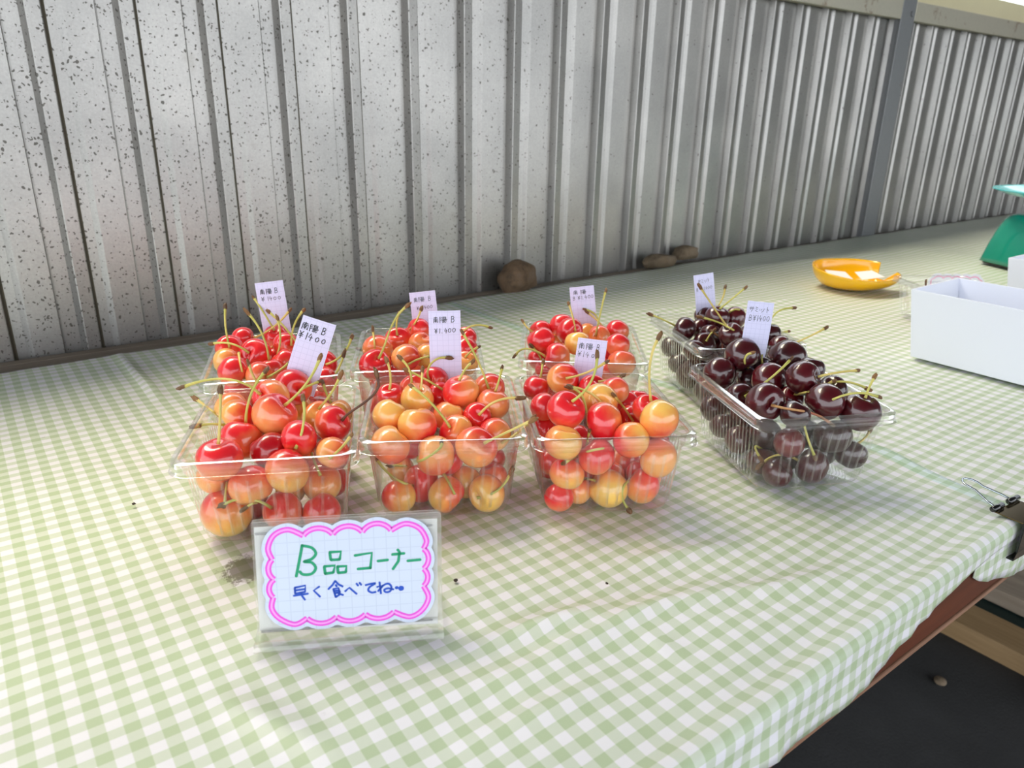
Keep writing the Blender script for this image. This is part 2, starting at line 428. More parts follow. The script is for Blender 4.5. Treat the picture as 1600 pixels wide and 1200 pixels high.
WY, PER, WX0, WALL_TOP = 0.955, 0.0863, 0.0949, T+0.5005
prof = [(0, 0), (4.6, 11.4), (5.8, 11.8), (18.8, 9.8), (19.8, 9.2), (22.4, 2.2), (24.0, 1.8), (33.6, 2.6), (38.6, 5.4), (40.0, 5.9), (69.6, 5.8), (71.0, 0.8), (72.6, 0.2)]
vs = []; us = []; ks = range(-14, 44)
for k in ks:
    for a, d in prof: us.append((WX0 + k*PER + a*0.001*PER/0.0881, WY - d*0.001))
zs = [0.0, 0.4, T, T+0.25, WALL_TOP]
for z in zs: vs += [(x, y, z) for x, y in us]
n = len(us); fs = [(j*n+i, j*n+i+1, (j+1)*n+i+1, (j+1)*n+i) for j in range(len(zs)-1) for i in range(n-1)]
# back skin makes the sheet a solid
b0 = len(vs); vs += [(us[0][0], WY+0.012, 0), (us[-1][0], WY+0.012, 0), (us[-1][0], WY+0.012, WALL_TOP), (us[0][0], WY+0.012, WALL_TOP)]
fs.append((b0, b0+3, b0+2, b0+1))
npf = len(prof)
fm = [1 if (i % npf) in (4, 5) else 0 for j in range(len(zs)-1) for i in range(n-1)] + [0]  # painted shade on the faces just behind each rib
structure(link('wall_back', mesh('wall_back', vs, fs, None, False, None, [M['wall'], M['groove_shade']], fm)), 'grey corrugated metal wall speckled with rust on the left')

mb = MB(); mb.box((-1.15, WY+0.0, WALL_TOP), (4.2, WY+0.02, T+0.548)); structure(mb.build('trim_1', M['fascia']), 'cream board along the top of the metal wall')

# girt rail along the wall top: a channel of web, lower lip and top flange, on each side of the post
def rail(x0, x1, label):
    e = tag(empty('steel_rail', ((x0+x1)/2, 0.925, T+0.4613)), label, 'rail')
    h = (x1-x0)/2
    a = MB(); a.box((-h, 0, 0), (h, 0.004, 0.0385)); bevel_obj(a.build('web', M['beam'], e), 0.0012)
    b = MB(); b.box((-h, 0.004, 0.0345), (h, 0.014, 0.0385)); b.build('top_flange', M['beam'], e)
    c = MB(); c.box((-h, 0.004, 0), (h, 0.014, 0.004)); c.build('bottom_flange', M['beam'], e)
    return e
rail(-1.15, 1.728, 'rust streaked steel rail along the wall top, left of the grey post')
rail(1.786, 4.2, 'pale steel rail along the wall top, right of the grey post')
p = tag(empty('steel_post', (1.757, 0.925, 0)), 'grey steel angle post standing against the corrugated wall', 'post')
a = MB(); a.box((-0.028, 0, 0), (0.028, 0.005, T+1.65)); bevel_obj(a.build('front_flange', M['steel'], p), 0.001)
a = MB(); a.box((-0.028, 0.005, 0), (-0.023, 0.0145, T+1.65)); a.build('side_flange', M['steel'], p)
a = MB(); a.tube([(0.012, -0.0035, T+0.474), (0.012, 0.001, T+0.474)], [0.0055, 0.0055], 6); a.build('bolt', M['steel'], p)

mb = MB(); mb.add([(-1.8, -2.1, 2.06), (5.0, -2.1, 2.06), (5.0, 1.10, 2.10), (-1.8, 1.10, 2.10), (-1.8, -2.1, 2.08), (5.0, -2.1, 2.08), (5.0, 1.10, 2.12), (-1.8, 1.10, 2.12)],
       [(0,1,2,3),(7,6,5,4),(0,4,5,1),(1,5,6,2),(2,6,7,3),(3,7,4,0)])
structure(mb.build('ceiling', M['roof']))
mb = MB(); mb.box((3.9, -2.1, 0.0), (3.92, 0.94, 1.94)); structure(mb.build('wall_right_added', M['added_wall']))  # unseen wall added to keep the metal wall's reflections dark

# ------------------------------------------------------------------ table
TX0, TX1, TYF, TYB = -0.75, 2.6, 0.152, 0.9235
tb = tag(empty('display_table', (0.9, 0.55, 0)), 'long wooden table with red brown edge under green gingham cloth', 'table')
def tpart(name, a, b, mat, bev=0.0015):
    q = MB(); q.box((a[0]-0.9, a[1]-0.55, a[2]), (b[0]-0.9, b[1]-0.55, b[2])); o = q.build(name, mat, tb)
    if bev: bevel_obj(o, bev)
    return o
tpart('table_top', (TX0, TYF+0.002, T-0.022), (TX1, TYB, T-0.0062), M['board'])
tpart('front_apron', (TX0, TYF, T-0.0535), (TX1, TYF+0.012, T-0.0225), M['apron'])
tpart('apron_lip', (TX0, TYF-0.001, T-0.0575), (TX1, TYF+0.016, T-0.0537), M['lip'], 0.001)
tpart('ledge_board', (TX0, 0.9240, T-0.022), (1.727, 0.9395, T-0.0062), M['board'])
tpart('ledge_board', (1.787, 0.9240, T-0.022), (TX1, 0.9395, T-0.0062), M['board'])
tpart('back_rail', (TX0, TYB-0.03, T-0.07), (TX1, TYB-0.008, T-0.0225), M['apron'])
for x in (TX0+0.03, 1.36, TX1-0.08):
    for y in (TYF+0.03, TYB-0.09):
        tpart('leg', (x, y, 0), (x+0.05, y+0.05, T-0.0225), M['apron'])

# ------------------------------------------------------------------ tablecloths
def smooth01(x): x = max(0.0, min(1.0, x)); return x*x*(3-2*x)
RIDGES = [  # x0,y0,x1,y1, width, height (m): soft folds seen in the cloth
    (0.121, 0.885, 0.128, 0.72, 0.006, 0.0022), (0.20, 0.262, 0.262, 0.236, 0.012, 0.0022), (0.262, 0.236, 0.330, 0.222, 0.010, 0.0018),
    (0.175, 0.262, 0.255, 0.250, 0.007, 0.0018), (0.19, 0.236, 0.285, 0.230, 0.007, 0.0017), (0.255, 0.234, 0.345, 0.206, 0.008, 0.0020), (0.335, 0.206, 0.41, 0.190, 0.007, 0.0017),
    (0.14, 0.212, 0.21, 0.203, 0.008, 0.0016), (0.06, 0.30, 0.09, 0.24, 0.010, 0.0014), (0.30, 0.27, 0.37, 0.245, 0.009, 0.0015), (0.215, 0.235, 0.300, 0.205, 0.010, 0.0013), (0.33, 0.207, 0.415, 0.172, 0.010, 0.0018), (0.14, 0.245, 0.205, 0.225, 0.012, 0.0014),
    (0.255, 0.215, 0.262, 0.195, 0.006, 0.0016), (0.395, 0.165, 0.402, 0.150, 0.005, 0.0022),
    (0.44, 0.24, 0.53, 0.20, 0.016, 0.0012), (0.05, 0.21, 0.12, 0.20, 0.012, 0.0012),
    (0.62, 0.75, 1.05, 0.62, 0.02, 0.0016), (0.75, 0.5, 0.84, 0.46, 0.012, 0.0012), (1.0, 0.85, 1.9, 0.72, 0.03, 0.002)]
def dip(x, y, seed):
    v = noise.noise(Vector((x*13+seed, y*19, 0.3)))*(0.0015+0.0015*smooth01((0.30-y)/0.08)) + noise.noise(Vector((x*38+seed, y*30, 1.7)))*0.0005
    v -= 0.0019+0.0008*smooth01((0.30-y)/0.08)
    for x0, y0, x1, y1, wd, hh in RIDGES:
        dx, dy = x1-x0, y1-y0; L2 = dx*dx+dy*dy; t = max(0.0, min(1.0, ((x-x0)*dx+(y-y0)*dy)/L2))
        d2 = (x-x0-dx*t)**2+(y-y0-dy*t)**2
        if d2 < wd*wd*6: v += 1.6*hh*math.exp(-d2/(wd*wd*0.5))*math.sin(math.pi*(0.12+0.76*t))
    return max(v, -0.0045)
def lerp_tab(tab, x):
    if x <= tab[0][0]: return tab[0][1]
    for (a, va), (b, vb) in zip(tab, tab[1:]):
        if x <= b: return va+(vb-va)*(x-a)/(b-a)
    return tab[-1][1]
CREST = [(-0.8, 0.1432), (0.24, 0.1436), (0.32, 0.1441), (0.40, 0.1462), (0.45, 0.1472), (0.60, 0.1472)]
def cloth(name, xl, xr, yb, drop, mats, lift, seed, step, hem_w=0.016, wob=1.0, yoff=0.0):
    # xl, xr: edge x by y; drop: hang length by x; built as a grid folded over the front edge
    ys = []; s = 0.0
    rad = 0.0065
    rows = [('d', q) for q in (1.0, 0.8, 0.6, 0.4, 0.2, 0.0)] + [('a', q) for q in (75, 60, 45, 30, 15)] + [('t', 0)]
    ny = int((0.9-0.15)/step)
    NX = int((xr(0.3)-xl(0.3))/step)
    vs = []; uv = []
    for kind, q in rows + [('t', (i+1)/ny) for i in range(ny)]:
        for i in range(NX+1):
            yq = 0.15 if kind != 't' else 0.15+q*0.7
            x = xl(yq)+(xr(yq)-xl(yq))*i/NX
            yc = lerp_tab(CREST, x)+0.0005*math.sin(x*40)*wob+yoff
            dr = drop(x)
            if kind == 'd':
                L = q*dr; fold = 0.0040*wob*(noise.noise(Vector((x*34, seed, L*20)))+0.5*noise.noise(Vector((x*90, seed, 2))))*smooth01(L/0.03)
                p = Vector((x, yc-rad*0.0+min(0.0, fold)+0.004*smooth01(L/0.04)*0, -rad-L)); v = yc-rad*1.57-L+rad
            elif kind == 'a':
                a = math.radians(90-q); p = Vector((x, yc+rad-rad*math.sin(math.pi/2-(math.pi/2-a)), 0)); 
                th = math.radians(q); p = Vector((x, yc+rad-rad*math.sin(th), -rad+rad*math.cos(th))); v = yc+rad-rad*th
            else:
                y0 = yc+rad; y1 = yb(x); y = y0+(y1-y0)*q
                p = Vector((x, y, dip(x, y, seed)*smooth01((y-y0)/0.012))); v = y
            vs.append((p.x, p.y, p.z+T+lift)); uv.append((p.x, v))
    R = len(rows)+ny; n = NX+1
    fs = []; fm = []
    for j in range(R-1):
        for i in range(NX):
            fs.append((j*n+i, j*n+i+1, (j+1)*n+i+1, (j+1)*n+i))
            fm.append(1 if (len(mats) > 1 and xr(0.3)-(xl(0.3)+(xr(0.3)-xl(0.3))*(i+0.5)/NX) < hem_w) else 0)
    o = link(name, mesh(name, vs, fs, None, True, uv, mats, fm))
    sol = o.modifiers.new('thickness', 'SOLIDIFY'); sol.thickness = 0.0007; sol.offset = -1
    return o
SEAM = [(0.13, 0.578), (0.155, 0.582), (0.21, 0.590), (0.26, 0.598), (0.35, 0.582), (0.48, 0.562), (0.72, 0.566), (0.92, 0.562)]
seam = lambda y: lerp_tab(SEAM, y)
DROP1 = [(-0.8, 0.027), (0.24, 0.026), (0.27, 0.028), (0.31, 0.033), (0.345, 0.034), (0.375, 0.031), (0.395, 0.024), (0.42, 0.016), (0.46, 0.011), (0.52, 0.007), (0.6, 0.005)]
back1 = lambda x: 0.886 + 0.002*math.sin(x*9) + 0.012*smooth01((x-0.5)/0.1)
back2 = lambda x: lerp_tab([(0.5, 0.898), (0.7, 0.905), (1.17, 0.918), (1.3, 0.922), (3, 0.922)], x)
c2 = cloth('tablecloth', lambda y: seam(y)-0.080, lambda y: 2.55, back2, lambda x: lerp_tab([(0.49, 0.008), (0.505, 0.022), (0.53, 0.032), (0.56, 0.040), (0.60, 0.050), (0.8, 0.055), (3, 0.05)], x), [M['cloth2']], -0.0013, 3.0, 0.008, yoff=0.0022)
tag(c2, 'green and white gingham vinyl cloth on the right, tucked under the seam', 'tablecloth', 'gingham cloths on the table')
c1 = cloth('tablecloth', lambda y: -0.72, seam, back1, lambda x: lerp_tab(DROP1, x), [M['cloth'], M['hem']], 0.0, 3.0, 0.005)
tag(c1, 'green and white gingham vinyl cloth on the left, under the cherry tubs', 'tablecloth', 'gingham cloths on the table')

CHERRY_DATA = {
 'C1': [
  (1,(0.1484,0.4581,0.7665),0.0139,(0.47,-0.51,0.72),(0.67,-0,0.74),0.50,0.70,[[(0.1538,0.4523,0.7747),(0.1579,0.4487,0.7795),(0.1617,0.4455,0.7845),(0.1659,0.4444,0.7891),(0.1698,0.4438,0.794),(0.1733,0.4435,0.7992),(0.1765,0.4437,0.8048)]]),
  (1,(0.1263,0.4615,0.7532),0.0135,(0.42,0.23,0.88),(-0.25,0.29,0.92),0.60,0.50,[[(0.1309,0.464,0.7629),(0.1319,0.4638,0.7698),(0.1334,0.4631,0.7764),(0.1359,0.4637,0.782),(0.1389,0.4638,0.7872),(0.1424,0.4635,0.7921),(0.1464,0.4625,0.7967)]]),
  (1,(0.1045,0.4341,0.7559),0.0136,(0.03,-0.07,1),(0.08,0,1),0.65,0.70,[[(0.1048,0.4333,0.767),(0.1059,0.4333,0.7725),(0.1068,0.4334,0.7779),(0.1082,0.4354,0.7826),(0.1095,0.4376,0.7873),(0.1108,0.4397,0.7919),(0.112,0.4419,0.7966)]]),
  (1,(0.1059,0.4393,0.7161),0.0154,(0.4,-0.26,0.88),(-0.24,0.52,0.82),0.50,0.10,[]),
  (1,(0.1196,0.4281,0.736),0.0131,(0.07,-0.52,-0.85),(0.16,0.37,0.92),0.50,0.60,[[(0.1203,0.4225,0.7269),(0.1186,0.4209,0.7277),(0.1165,0.4176,0.7295),(0.1155,0.4181,0.729),(0.1146,0.4187,0.7284),(0.1136,0.4193,0.7277),(0.1127,0.4198,0.7269)]]),
  (1,(0.1396,0.4169,0.745),0.0131,(0.52,0.81,-0.26),(0.21,0.26,0.94),0.45,0.30,[]),
  (1,(0.1664,0.4293,0.7232),0.0129,(-0.26,-0.46,0.85),(0.12,0.33,0.94),0.35,0.50,[[(0.1637,0.4245,0.7322),(0.1626,0.4259,0.7366),(0.1617,0.4273,0.741),(0.1616,0.4303,0.7446),(0.1616,0.4333,0.7482),(0.1617,0.4362,0.752),(0.162,0.439,0.7557)]]),
  (1,(0.1358,0.4215,0.7153),0.0126,(-0.74,-0.21,0.64),(-0.26,0.21,0.94),0.60,0.70,[[(0.1281,0.4194,0.7219),(0.1225,0.4155,0.7288),(0.1182,0.4164,0.7319),(0.1142,0.4183,0.7333),(0.1101,0.4204,0.7335),(0.1065,0.4252,0.7312),(0.1022,0.4282,0.7287)]]),
  (1,(0.1572,0.4102,0.7129),0.0121,(-0.32,0.76,0.57),(0.16,0.18,0.97),0.70,0.70,[]),
  (1,(0.1375,0.4401,0.7506),0.0123,(-0.16,0.6,0.78),(-0.11,0.08,0.99),1.15,0.80,[]),
  (1,(0.1528,0.4275,0.7601),0.0110,(-0.59,-0.75,-0.28),(0.12,0.01,0.99),0.90,0.70,[[(0.1474,0.4207,0.7575),(0.1497,0.4197,0.7627),(0.1512,0.4179,0.7684),(0.1536,0.4205,0.7723),(0.1553,0.4223,0.7768),(0.1566,0.4244,0.7814),(0.1574,0.4269,0.7861)]]),
  (1,(0.1803,0.4387,0.7593),0.0119,(0.4,-0.76,0.52),(0.61,-0.77,0.2),0.75,0.50,[[(0.1843,0.4313,0.7643),(0.1868,0.4287,0.7686),(0.1913,0.4247,0.7732),(0.1974,0.4221,0.7776),(0.203,0.4202,0.7825),(0.2066,0.42,0.7879),(0.2069,0.4226,0.794)]]),
  (1,(0.1801,0.4608,0.7562),0.0117,(-0.14,-0.4,0.9),(0.27,0.3,0.91),0.15,0.30,[[(0.1788,0.4569,0.7649),(0.1814,0.4552,0.7685),(0.1839,0.4537,0.7722),(0.187,0.4542,0.7752),(0.1899,0.4548,0.7784),(0.1928,0.4556,0.7818),(0.1954,0.4565,0.7852)]]),
  (1,(0.1977,0.4714,0.7514),0.0105,(-0.2,0.43,0.88),(0.25,0.36,0.9),0.10,0.10,[[(0.196,0.4751,0.759),(0.1951,0.4759,0.7613),(0.1943,0.4767,0.7637),(0.1944,0.4793,0.7654),(0.1946,0.4818,0.7672),(0.1948,0.4842,0.769),(0.1952,0.4866,0.7709)]]),
  (1,(0.1319,0.484,0.7601),0.0121,(-0.93,0.08,-0.36),(0.81,-0.58,0.11),0.50,0.10,[[(0.1227,0.4848,0.7565),(0.1198,0.4843,0.7579),(0.1169,0.4838,0.759),(0.1145,0.4852,0.7592),(0.1121,0.4865,0.7591),(0.1096,0.4878,0.7589),(0.1071,0.489,0.7585)]]),
  (1,(0.1346,0.5061,0.758),0.0116,(-0.79,-0.06,-0.6),(0.19,0.34,0.92),0.20,0.40,[[(0.1271,0.5055,0.7523),(0.125,0.5071,0.755),(0.1218,0.5041,0.7594),(0.1212,0.5124,0.7593),(0.1195,0.516,0.761),(0.1176,0.5197,0.7627),(0.1157,0.5234,0.7643)]]),
  (1,(0.1756,0.4946,0.7695),0.0130,(0.06,-0.99,0.11),(-0.92,0.39,0.06),1.00,0.60,[[(0.1762,0.4841,0.7707),(0.1779,0.4825,0.772),(0.1796,0.481,0.7733),(0.1821,0.4812,0.7738),(0.1845,0.4814,0.7743),(0.187,0.4816,0.7747),(0.1895,0.4817,0.775)]]),
  (1,(0.1551,0.4819,0.7701),0.0125,(-0.78,-0.36,0.51),(-0.91,0.27,-0.31),0.65,0.50,[[(0.1471,0.4782,0.7754),(0.1416,0.4825,0.7815),(0.1349,0.4867,0.7853),(0.1279,0.4925,0.7865),(0.1204,0.4979,0.7859),(0.1127,0.5028,0.784),(0.1052,0.5072,0.7811)]]),
  (1,(0.1806,0.4996,0.7492),0.0098,(-0.8,0.4,0.44),(0.8,-0.59,-0.08),0.10,0.10,[[(0.1742,0.5028,0.7527),(0.1683,0.5063,0.7565),(0.1634,0.5094,0.7609),(0.16,0.5139,0.7652),(0.1575,0.5181,0.7702),(0.1559,0.5219,0.7758),(0.1552,0.5253,0.7821)]]),
  (1,(0.172,0.4257,0.7455),0.0100,(0.82,0.33,0.46),(-0.04,0.14,0.99),1.10,0.70,[]),
  (1,(0.1673,0.4094,0.7532),0.0098,(-0.65,-0.76,0.04),(0.81,-0.57,-0.11),0.40,0.60,[[(0.1621,0.4033,0.7535),(0.1642,0.4017,0.7557),(0.1658,0.3993,0.7585),(0.1684,0.3996,0.76),(0.1715,0.4012,0.7611),(0.174,0.4018,0.7629),(0.1765,0.4025,0.7648)]]),
  (1,(0.1485,0.4405,0.7185),0.0101,(0.45,0.35,0.82),(0.35,0.31,0.88),0.20,0.30,[]),
  (1,(0.1042,0.4496,0.7384),0.0114,(0.53,-0.8,-0.3),(0.5,-0.03,0.87),0.35,0.70,[[(0.1091,0.4421,0.7357),(0.1079,0.4394,0.7347),(0.1067,0.4367,0.7338),(0.1057,0.4347,0.7325),(0.1045,0.4315,0.7318),(0.1035,0.4295,0.7305),(0.1028,0.4287,0.7287)]]),
  (1,(0.125,0.4509,0.7104),0.0106,(0.42,0.73,0.54),(0.01,0.11,0.99),1.10,0.70,[]),
  (0,(0.1791,0.4465,0.7129),0.0120,(0.01,0.61,0.79),(0.68,-0.54,0.5),0.99,0.74,[]),
  (0,(0.1628,0.4532,0.728),0.0126,(-0.64,0.65,0.42),(-0.9,0.19,-0.38),0.75,0.33,[]),
  (0,(0.1976,0.4839,0.7135),0.0126,(0.44,0.59,0.68),(-0.27,-0.41,-0.87),1.09,0.69,[]),
 ],
 'C2': [
  (1,(0.2166,0.4263,0.7611),0.0119,(0.63,0.19,0.75),(-0.13,-0.33,-0.93),0.20,0.30,[]),
  (1,(0.2265,0.4053,0.759),0.0128,(0.15,0.36,0.92),(0.59,-0.63,-0.5),0.50,0.20,[]),
  (1,(0.2037,0.4012,0.7519),0.0128,(0.72,-0.21,0.66),(-0.16,-0.44,-0.88),0.35,0.70,[]),
  (1,(0.2293,0.3872,0.743),0.0130,(-0.87,0.48,0.05),(-0.09,-0.3,-0.95),0.30,0.70,[[(0.2199,0.3923,0.7435),(0.2182,0.3914,0.7411),(0.2157,0.3818,0.746),(0.2195,0.3792,0.7486),(0.2236,0.3768,0.7521),(0.228,0.3775,0.7542),(0.2293,0.3787,0.7556)]]),
  (1,(0.2513,0.3956,0.7517),0.0114,(-0.69,-0.25,0.68),(-0.79,0.61,-0.03),0.50,0.40,[[(0.2449,0.3932,0.758),(0.2422,0.3952,0.7636),(0.2391,0.3973,0.7689),(0.2368,0.401,0.7732),(0.2342,0.4048,0.7772),(0.2313,0.4088,0.781),(0.2281,0.4128,0.7845)]]),
  (1,(0.2579,0.4161,0.7543),0.0116,(0.46,0.11,0.88),(-0.65,0.76,0),0.30,0.50,[]),
  (1,(0.2723,0.4007,0.7564),0.0098,(-0.35,-0.76,0.54),(0.07,0.08,0.99),0.85,0.80,[[(0.2695,0.3946,0.7608),(0.2724,0.3927,0.765),(0.2755,0.3904,0.7686),(0.2799,0.3891,0.7706),(0.2844,0.3874,0.7718),(0.289,0.3851,0.7724),(0.2938,0.3825,0.7722)]]),
  (1,(0.2736,0.382,0.7491),0.0114,(-0.02,-0.96,-0.26),(-0.5,0.67,0.55),0.50,0.40,[[(0.2734,0.373,0.7467),(0.2764,0.3706,0.7492),(0.2793,0.3684,0.7519),(0.2832,0.3677,0.754),(0.287,0.3673,0.7563),(0.2908,0.3669,0.7588),(0.2944,0.3668,0.7615)]]),
  (1,(0.2523,0.3725,0.7487),0.0133,(0.03,-0.79,0.61),(0.74,-0.06,0.67),0.50,0.70,[[(0.2526,0.364,0.7553),(0.2564,0.3605,0.7584),(0.2601,0.3571,0.7613),(0.2649,0.3552,0.7635),(0.2697,0.3533,0.7656),(0.2745,0.3513,0.7678),(0.2794,0.3493,0.7699)]]),
  (1,(0.2848,0.4015,0.72),0.0103,(0.35,0.11,0.93),(0.12,0.05,0.99),0.70,0.80,[]),
  (1,(0.2755,0.3854,0.7146),0.0100,(-0.25,0.25,0.93),(0.34,0.28,0.9),0.40,0.80,[]),
  (1,(0.2571,0.3929,0.7123),0.0113,(0.85,0.3,0.44),(0.15,0.4,0.91),0.10,0.10,[]),
  (1,(0.2599,0.3707,0.7128),0.0124,(-0.96,-0.25,0.12),(0.72,-0.05,0.69),0.15,0.10,[[(0.2501,0.3681,0.714),(0.2538,0.3645,0.7155),(0.2562,0.36,0.7187),(0.2601,0.3587,0.7207),(0.2652,0.3599,0.722),(0.2687,0.3599,0.7252),(0.2719,0.3605,0.7291)]]),
  (1,(0.2294,0.4076,0.7133),0.0126,(-0.88,-0.38,0.3),(0.64,-0.74,0.2),0.80,0.70,[[(0.2203,0.4036,0.7164),(0.211,0.3966,0.7242),(0.2088,0.4018,0.725),(0.2098,0.4125,0.7232),(0.2077,0.4163,0.7259),(0.2059,0.4201,0.7291),(0.2046,0.4239,0.7327)]]),
  (1,(0.2362,0.385,0.7129),0.0124,(0.49,-0.68,-0.54),(0.79,-0.61,0.05),0.45,0.10,[[(0.2412,0.3781,0.7074),(0.2405,0.3793,0.7113),(0.2351,0.3733,0.7198),(0.2344,0.3752,0.7231),(0.2348,0.379,0.7252),(0.2355,0.3839,0.7266),(0.2383,0.3925,0.7258)]]),
  (1,(0.2084,0.401,0.7123),0.0113,(0.63,0.59,0.51),(-0.69,0.62,0.38),0.45,0.20,[]),
  (1,(0.2253,0.4282,0.7169),0.0100,(0.84,-0.46,0.28),(0.39,0.24,0.89),0.12,0.30,[[(0.2322,0.4244,0.7192),(0.23,0.4254,0.7196),(0.2237,0.4187,0.7244),(0.2218,0.4203,0.7244),(0.2195,0.421,0.725),(0.2181,0.4236,0.7245),(0.2168,0.4262,0.7239)]]),
  (1,(0.2913,0.4087,0.7587),0.0121,(0.34,0.17,0.93),(0.19,0.38,0.91),0.30,0.80,[[(0.2947,0.4104,0.7679),(0.2955,0.4101,0.7707),(0.2964,0.4099,0.7735),(0.2983,0.4112,0.7755),(0.3001,0.4125,0.7777),(0.3019,0.4139,0.7798),(0.3037,0.4153,0.782)]]),
  (1,(0.2753,0.4264,0.7656),0.0128,(-0.15,-0.02,0.99),(-0.85,0.44,0.28),0.55,0.40,[[(0.2737,0.4262,0.7761),(0.2746,0.4258,0.7786),(0.2757,0.4252,0.7809),(0.2779,0.4261,0.7826),(0.2802,0.4269,0.7841),(0.2826,0.4275,0.7855),(0.2852,0.428,0.7868)]]),
  (1,(0.3029,0.4303,0.7619),0.0116,(-0.55,-0.78,0.31),(0.55,-0.08,0.83),0.45,0.70,[[(0.2977,0.4229,0.7649),(0.2961,0.4249,0.7723),(0.2942,0.427,0.7796),(0.2931,0.4308,0.786),(0.2917,0.4347,0.7923),(0.2901,0.4388,0.7985),(0.2883,0.4429,0.8045)]]),
  (1,(0.276,0.4659,0.7623),0.0114,(-0.74,-0.51,0.44),(0.02,0.12,0.99),0.65,0.80,[[(0.2691,0.4611,0.7664),(0.2684,0.4625,0.7712),(0.2694,0.4625,0.7757),(0.2724,0.4631,0.779),(0.2762,0.4627,0.7814),(0.2804,0.4614,0.7826),(0.2845,0.4595,0.7822)]]),
  (1,(0.2469,0.4407,0.762),0.0119,(0.13,-0.37,0.92),(0.31,0.25,0.91),0.15,0.10,[[(0.2481,0.4371,0.771),(0.2484,0.4371,0.7733),(0.2487,0.4371,0.7755),(0.2499,0.4388,0.7771),(0.2511,0.4405,0.7787),(0.2523,0.4422,0.7803),(0.2535,0.4439,0.7819)]]),
  (1,(0.2346,0.4578,0.7616),0.0098,(-0.31,-0.35,0.88),(-0.06,0.06,1),0.75,0.80,[[(0.2322,0.4549,0.7688),(0.233,0.4549,0.7723),(0.2335,0.4551,0.7757),(0.2346,0.4572,0.7785),(0.2354,0.4595,0.7812),(0.236,0.462,0.7839),(0.2362,0.4647,0.7866)]]),
  (1,(0.2556,0.4608,0.7618),0.0108,(-0.53,-0.54,0.65),(0.24,0.4,0.89),0.50,0.80,[[(0.2509,0.456,0.7676),(0.2513,0.4564,0.7715),(0.2513,0.457,0.7752),(0.2517,0.4596,0.7779),(0.2516,0.4624,0.7805),(0.251,0.4655,0.7828),(0.25,0.4688,0.7849)]]),
  (1,(0.2708,0.4464,0.7574),0.0106,(0.03,-0.74,0.67),(-0.11,0.08,0.99),0.85,0.80,[[(0.2711,0.44,0.7632),(0.2673,0.4425,0.7664),(0.2635,0.4449,0.7695),(0.2605,0.449,0.7718),(0.2574,0.4531,0.7739),(0.2543,0.4573,0.7759),(0.251,0.4614,0.7778)]]),
  (0,(0.2473,0.4047,0.7295),0.0132,(0.68,0.58,0.44),(-0.81,-0.08,-0.59),0.96,0.73,[]),
  (0,(0.2359,0.431,0.7346),0.0121,(0.6,0.78,0.17),(0.61,-0.77,0.18),0.96,0.36,[]),
 ],
 'C3': [
  (1,(0.3522,0.4021,0.7683),0.0119,(-0.44,-0.8,0.41),(0.75,-0.39,0.54),0.60,0.30,[[(0.348,0.3943,0.7723),(0.3516,0.3906,0.7738),(0.3551,0.3871,0.7757),(0.3599,0.3851,0.7772),(0.3646,0.3834,0.779),(0.3692,0.3818,0.7812),(0.3739,0.3804,0.7837)]]),
  (1,(0.3396,0.4185,0.758),0.0102,(0.45,0.04,0.89),(0.05,0.09,0.99),0.90,0.80,[[(0.3433,0.4189,0.7655),(0.3437,0.4188,0.7675),(0.344,0.4187,0.7696),(0.3455,0.4201,0.771),(0.347,0.4215,0.7724),(0.3484,0.423,0.7739),(0.3499,0.4244,0.7753)]]),
  (1,(0.321,0.3866,0.7574),0.0102,(0.94,-0.14,0.31),(0.16,0.06,0.98),0.90,0.70,[]),
  (1,(0.3121,0.3522,0.7686),0.0129,(0.01,-0.55,0.83),(-0.01,0.05,1),0.90,0.80,[[(0.3121,0.3463,0.7774),(0.3158,0.3431,0.7818),(0.3187,0.3406,0.7865),(0.3223,0.3402,0.791),(0.3253,0.3404,0.7959),(0.3277,0.3413,0.8013),(0.3294,0.3429,0.807)]]),
  (1,(0.3342,0.3374,0.7602),0.0129,(-0.78,0.57,-0.25),(-0.94,0.24,-0.26),0.75,0.50,[[(0.3259,0.3434,0.7575),(0.3255,0.3444,0.7624),(0.3252,0.3455,0.7675),(0.3259,0.3481,0.7718),(0.326,0.351,0.7758),(0.325,0.3544,0.7791),(0.3225,0.3584,0.7813)]]),
  (1,(0.3396,0.3158,0.7529),0.0121,(0.44,0.83,0.34),(-0.79,0.49,-0.36),0.50,0.10,[]),
  (1,(0.3575,0.3086,0.7663),0.0128,(0.87,0.24,0.44),(-0.04,-0.37,-0.93),0.42,0.10,[]),
  (1,(0.2994,0.3389,0.7526),0.0120,(0.15,-0.13,0.98),(-0.79,0.61,-0.08),0.15,0.30,[]),
  (1,(0.321,0.3285,0.7406),0.0126,(-0.29,0.68,0.68),(-0,-0.04,1),0.75,0.80,[[(0.3181,0.3355,0.7476),(0.3181,0.3355,0.7494),(0.3152,0.3322,0.7531),(0.3197,0.3367,0.752),(0.3211,0.3379,0.7529),(0.3211,0.3376,0.7548),(0.3203,0.3364,0.7571)]]),
  (1,(0.3588,0.3076,0.7378),0.0132,(-0.6,0.77,0.21),(0.28,0.39,0.88),0.25,0.70,[[(0.3522,0.3159,0.7401),(0.3308,0.3092,0.7513),(0.335,0.3258,0.7449),(0.3168,0.3201,0.7515),(0.3104,0.3255,0.7492),(0.3129,0.3399,0.7394),(0.2946,0.3313,0.7428)]]),
  (1,(0.3034,0.3382,0.7288),0.0114,(0.5,0.25,0.83),(0.1,0.37,0.93),0.50,0.20,[]),
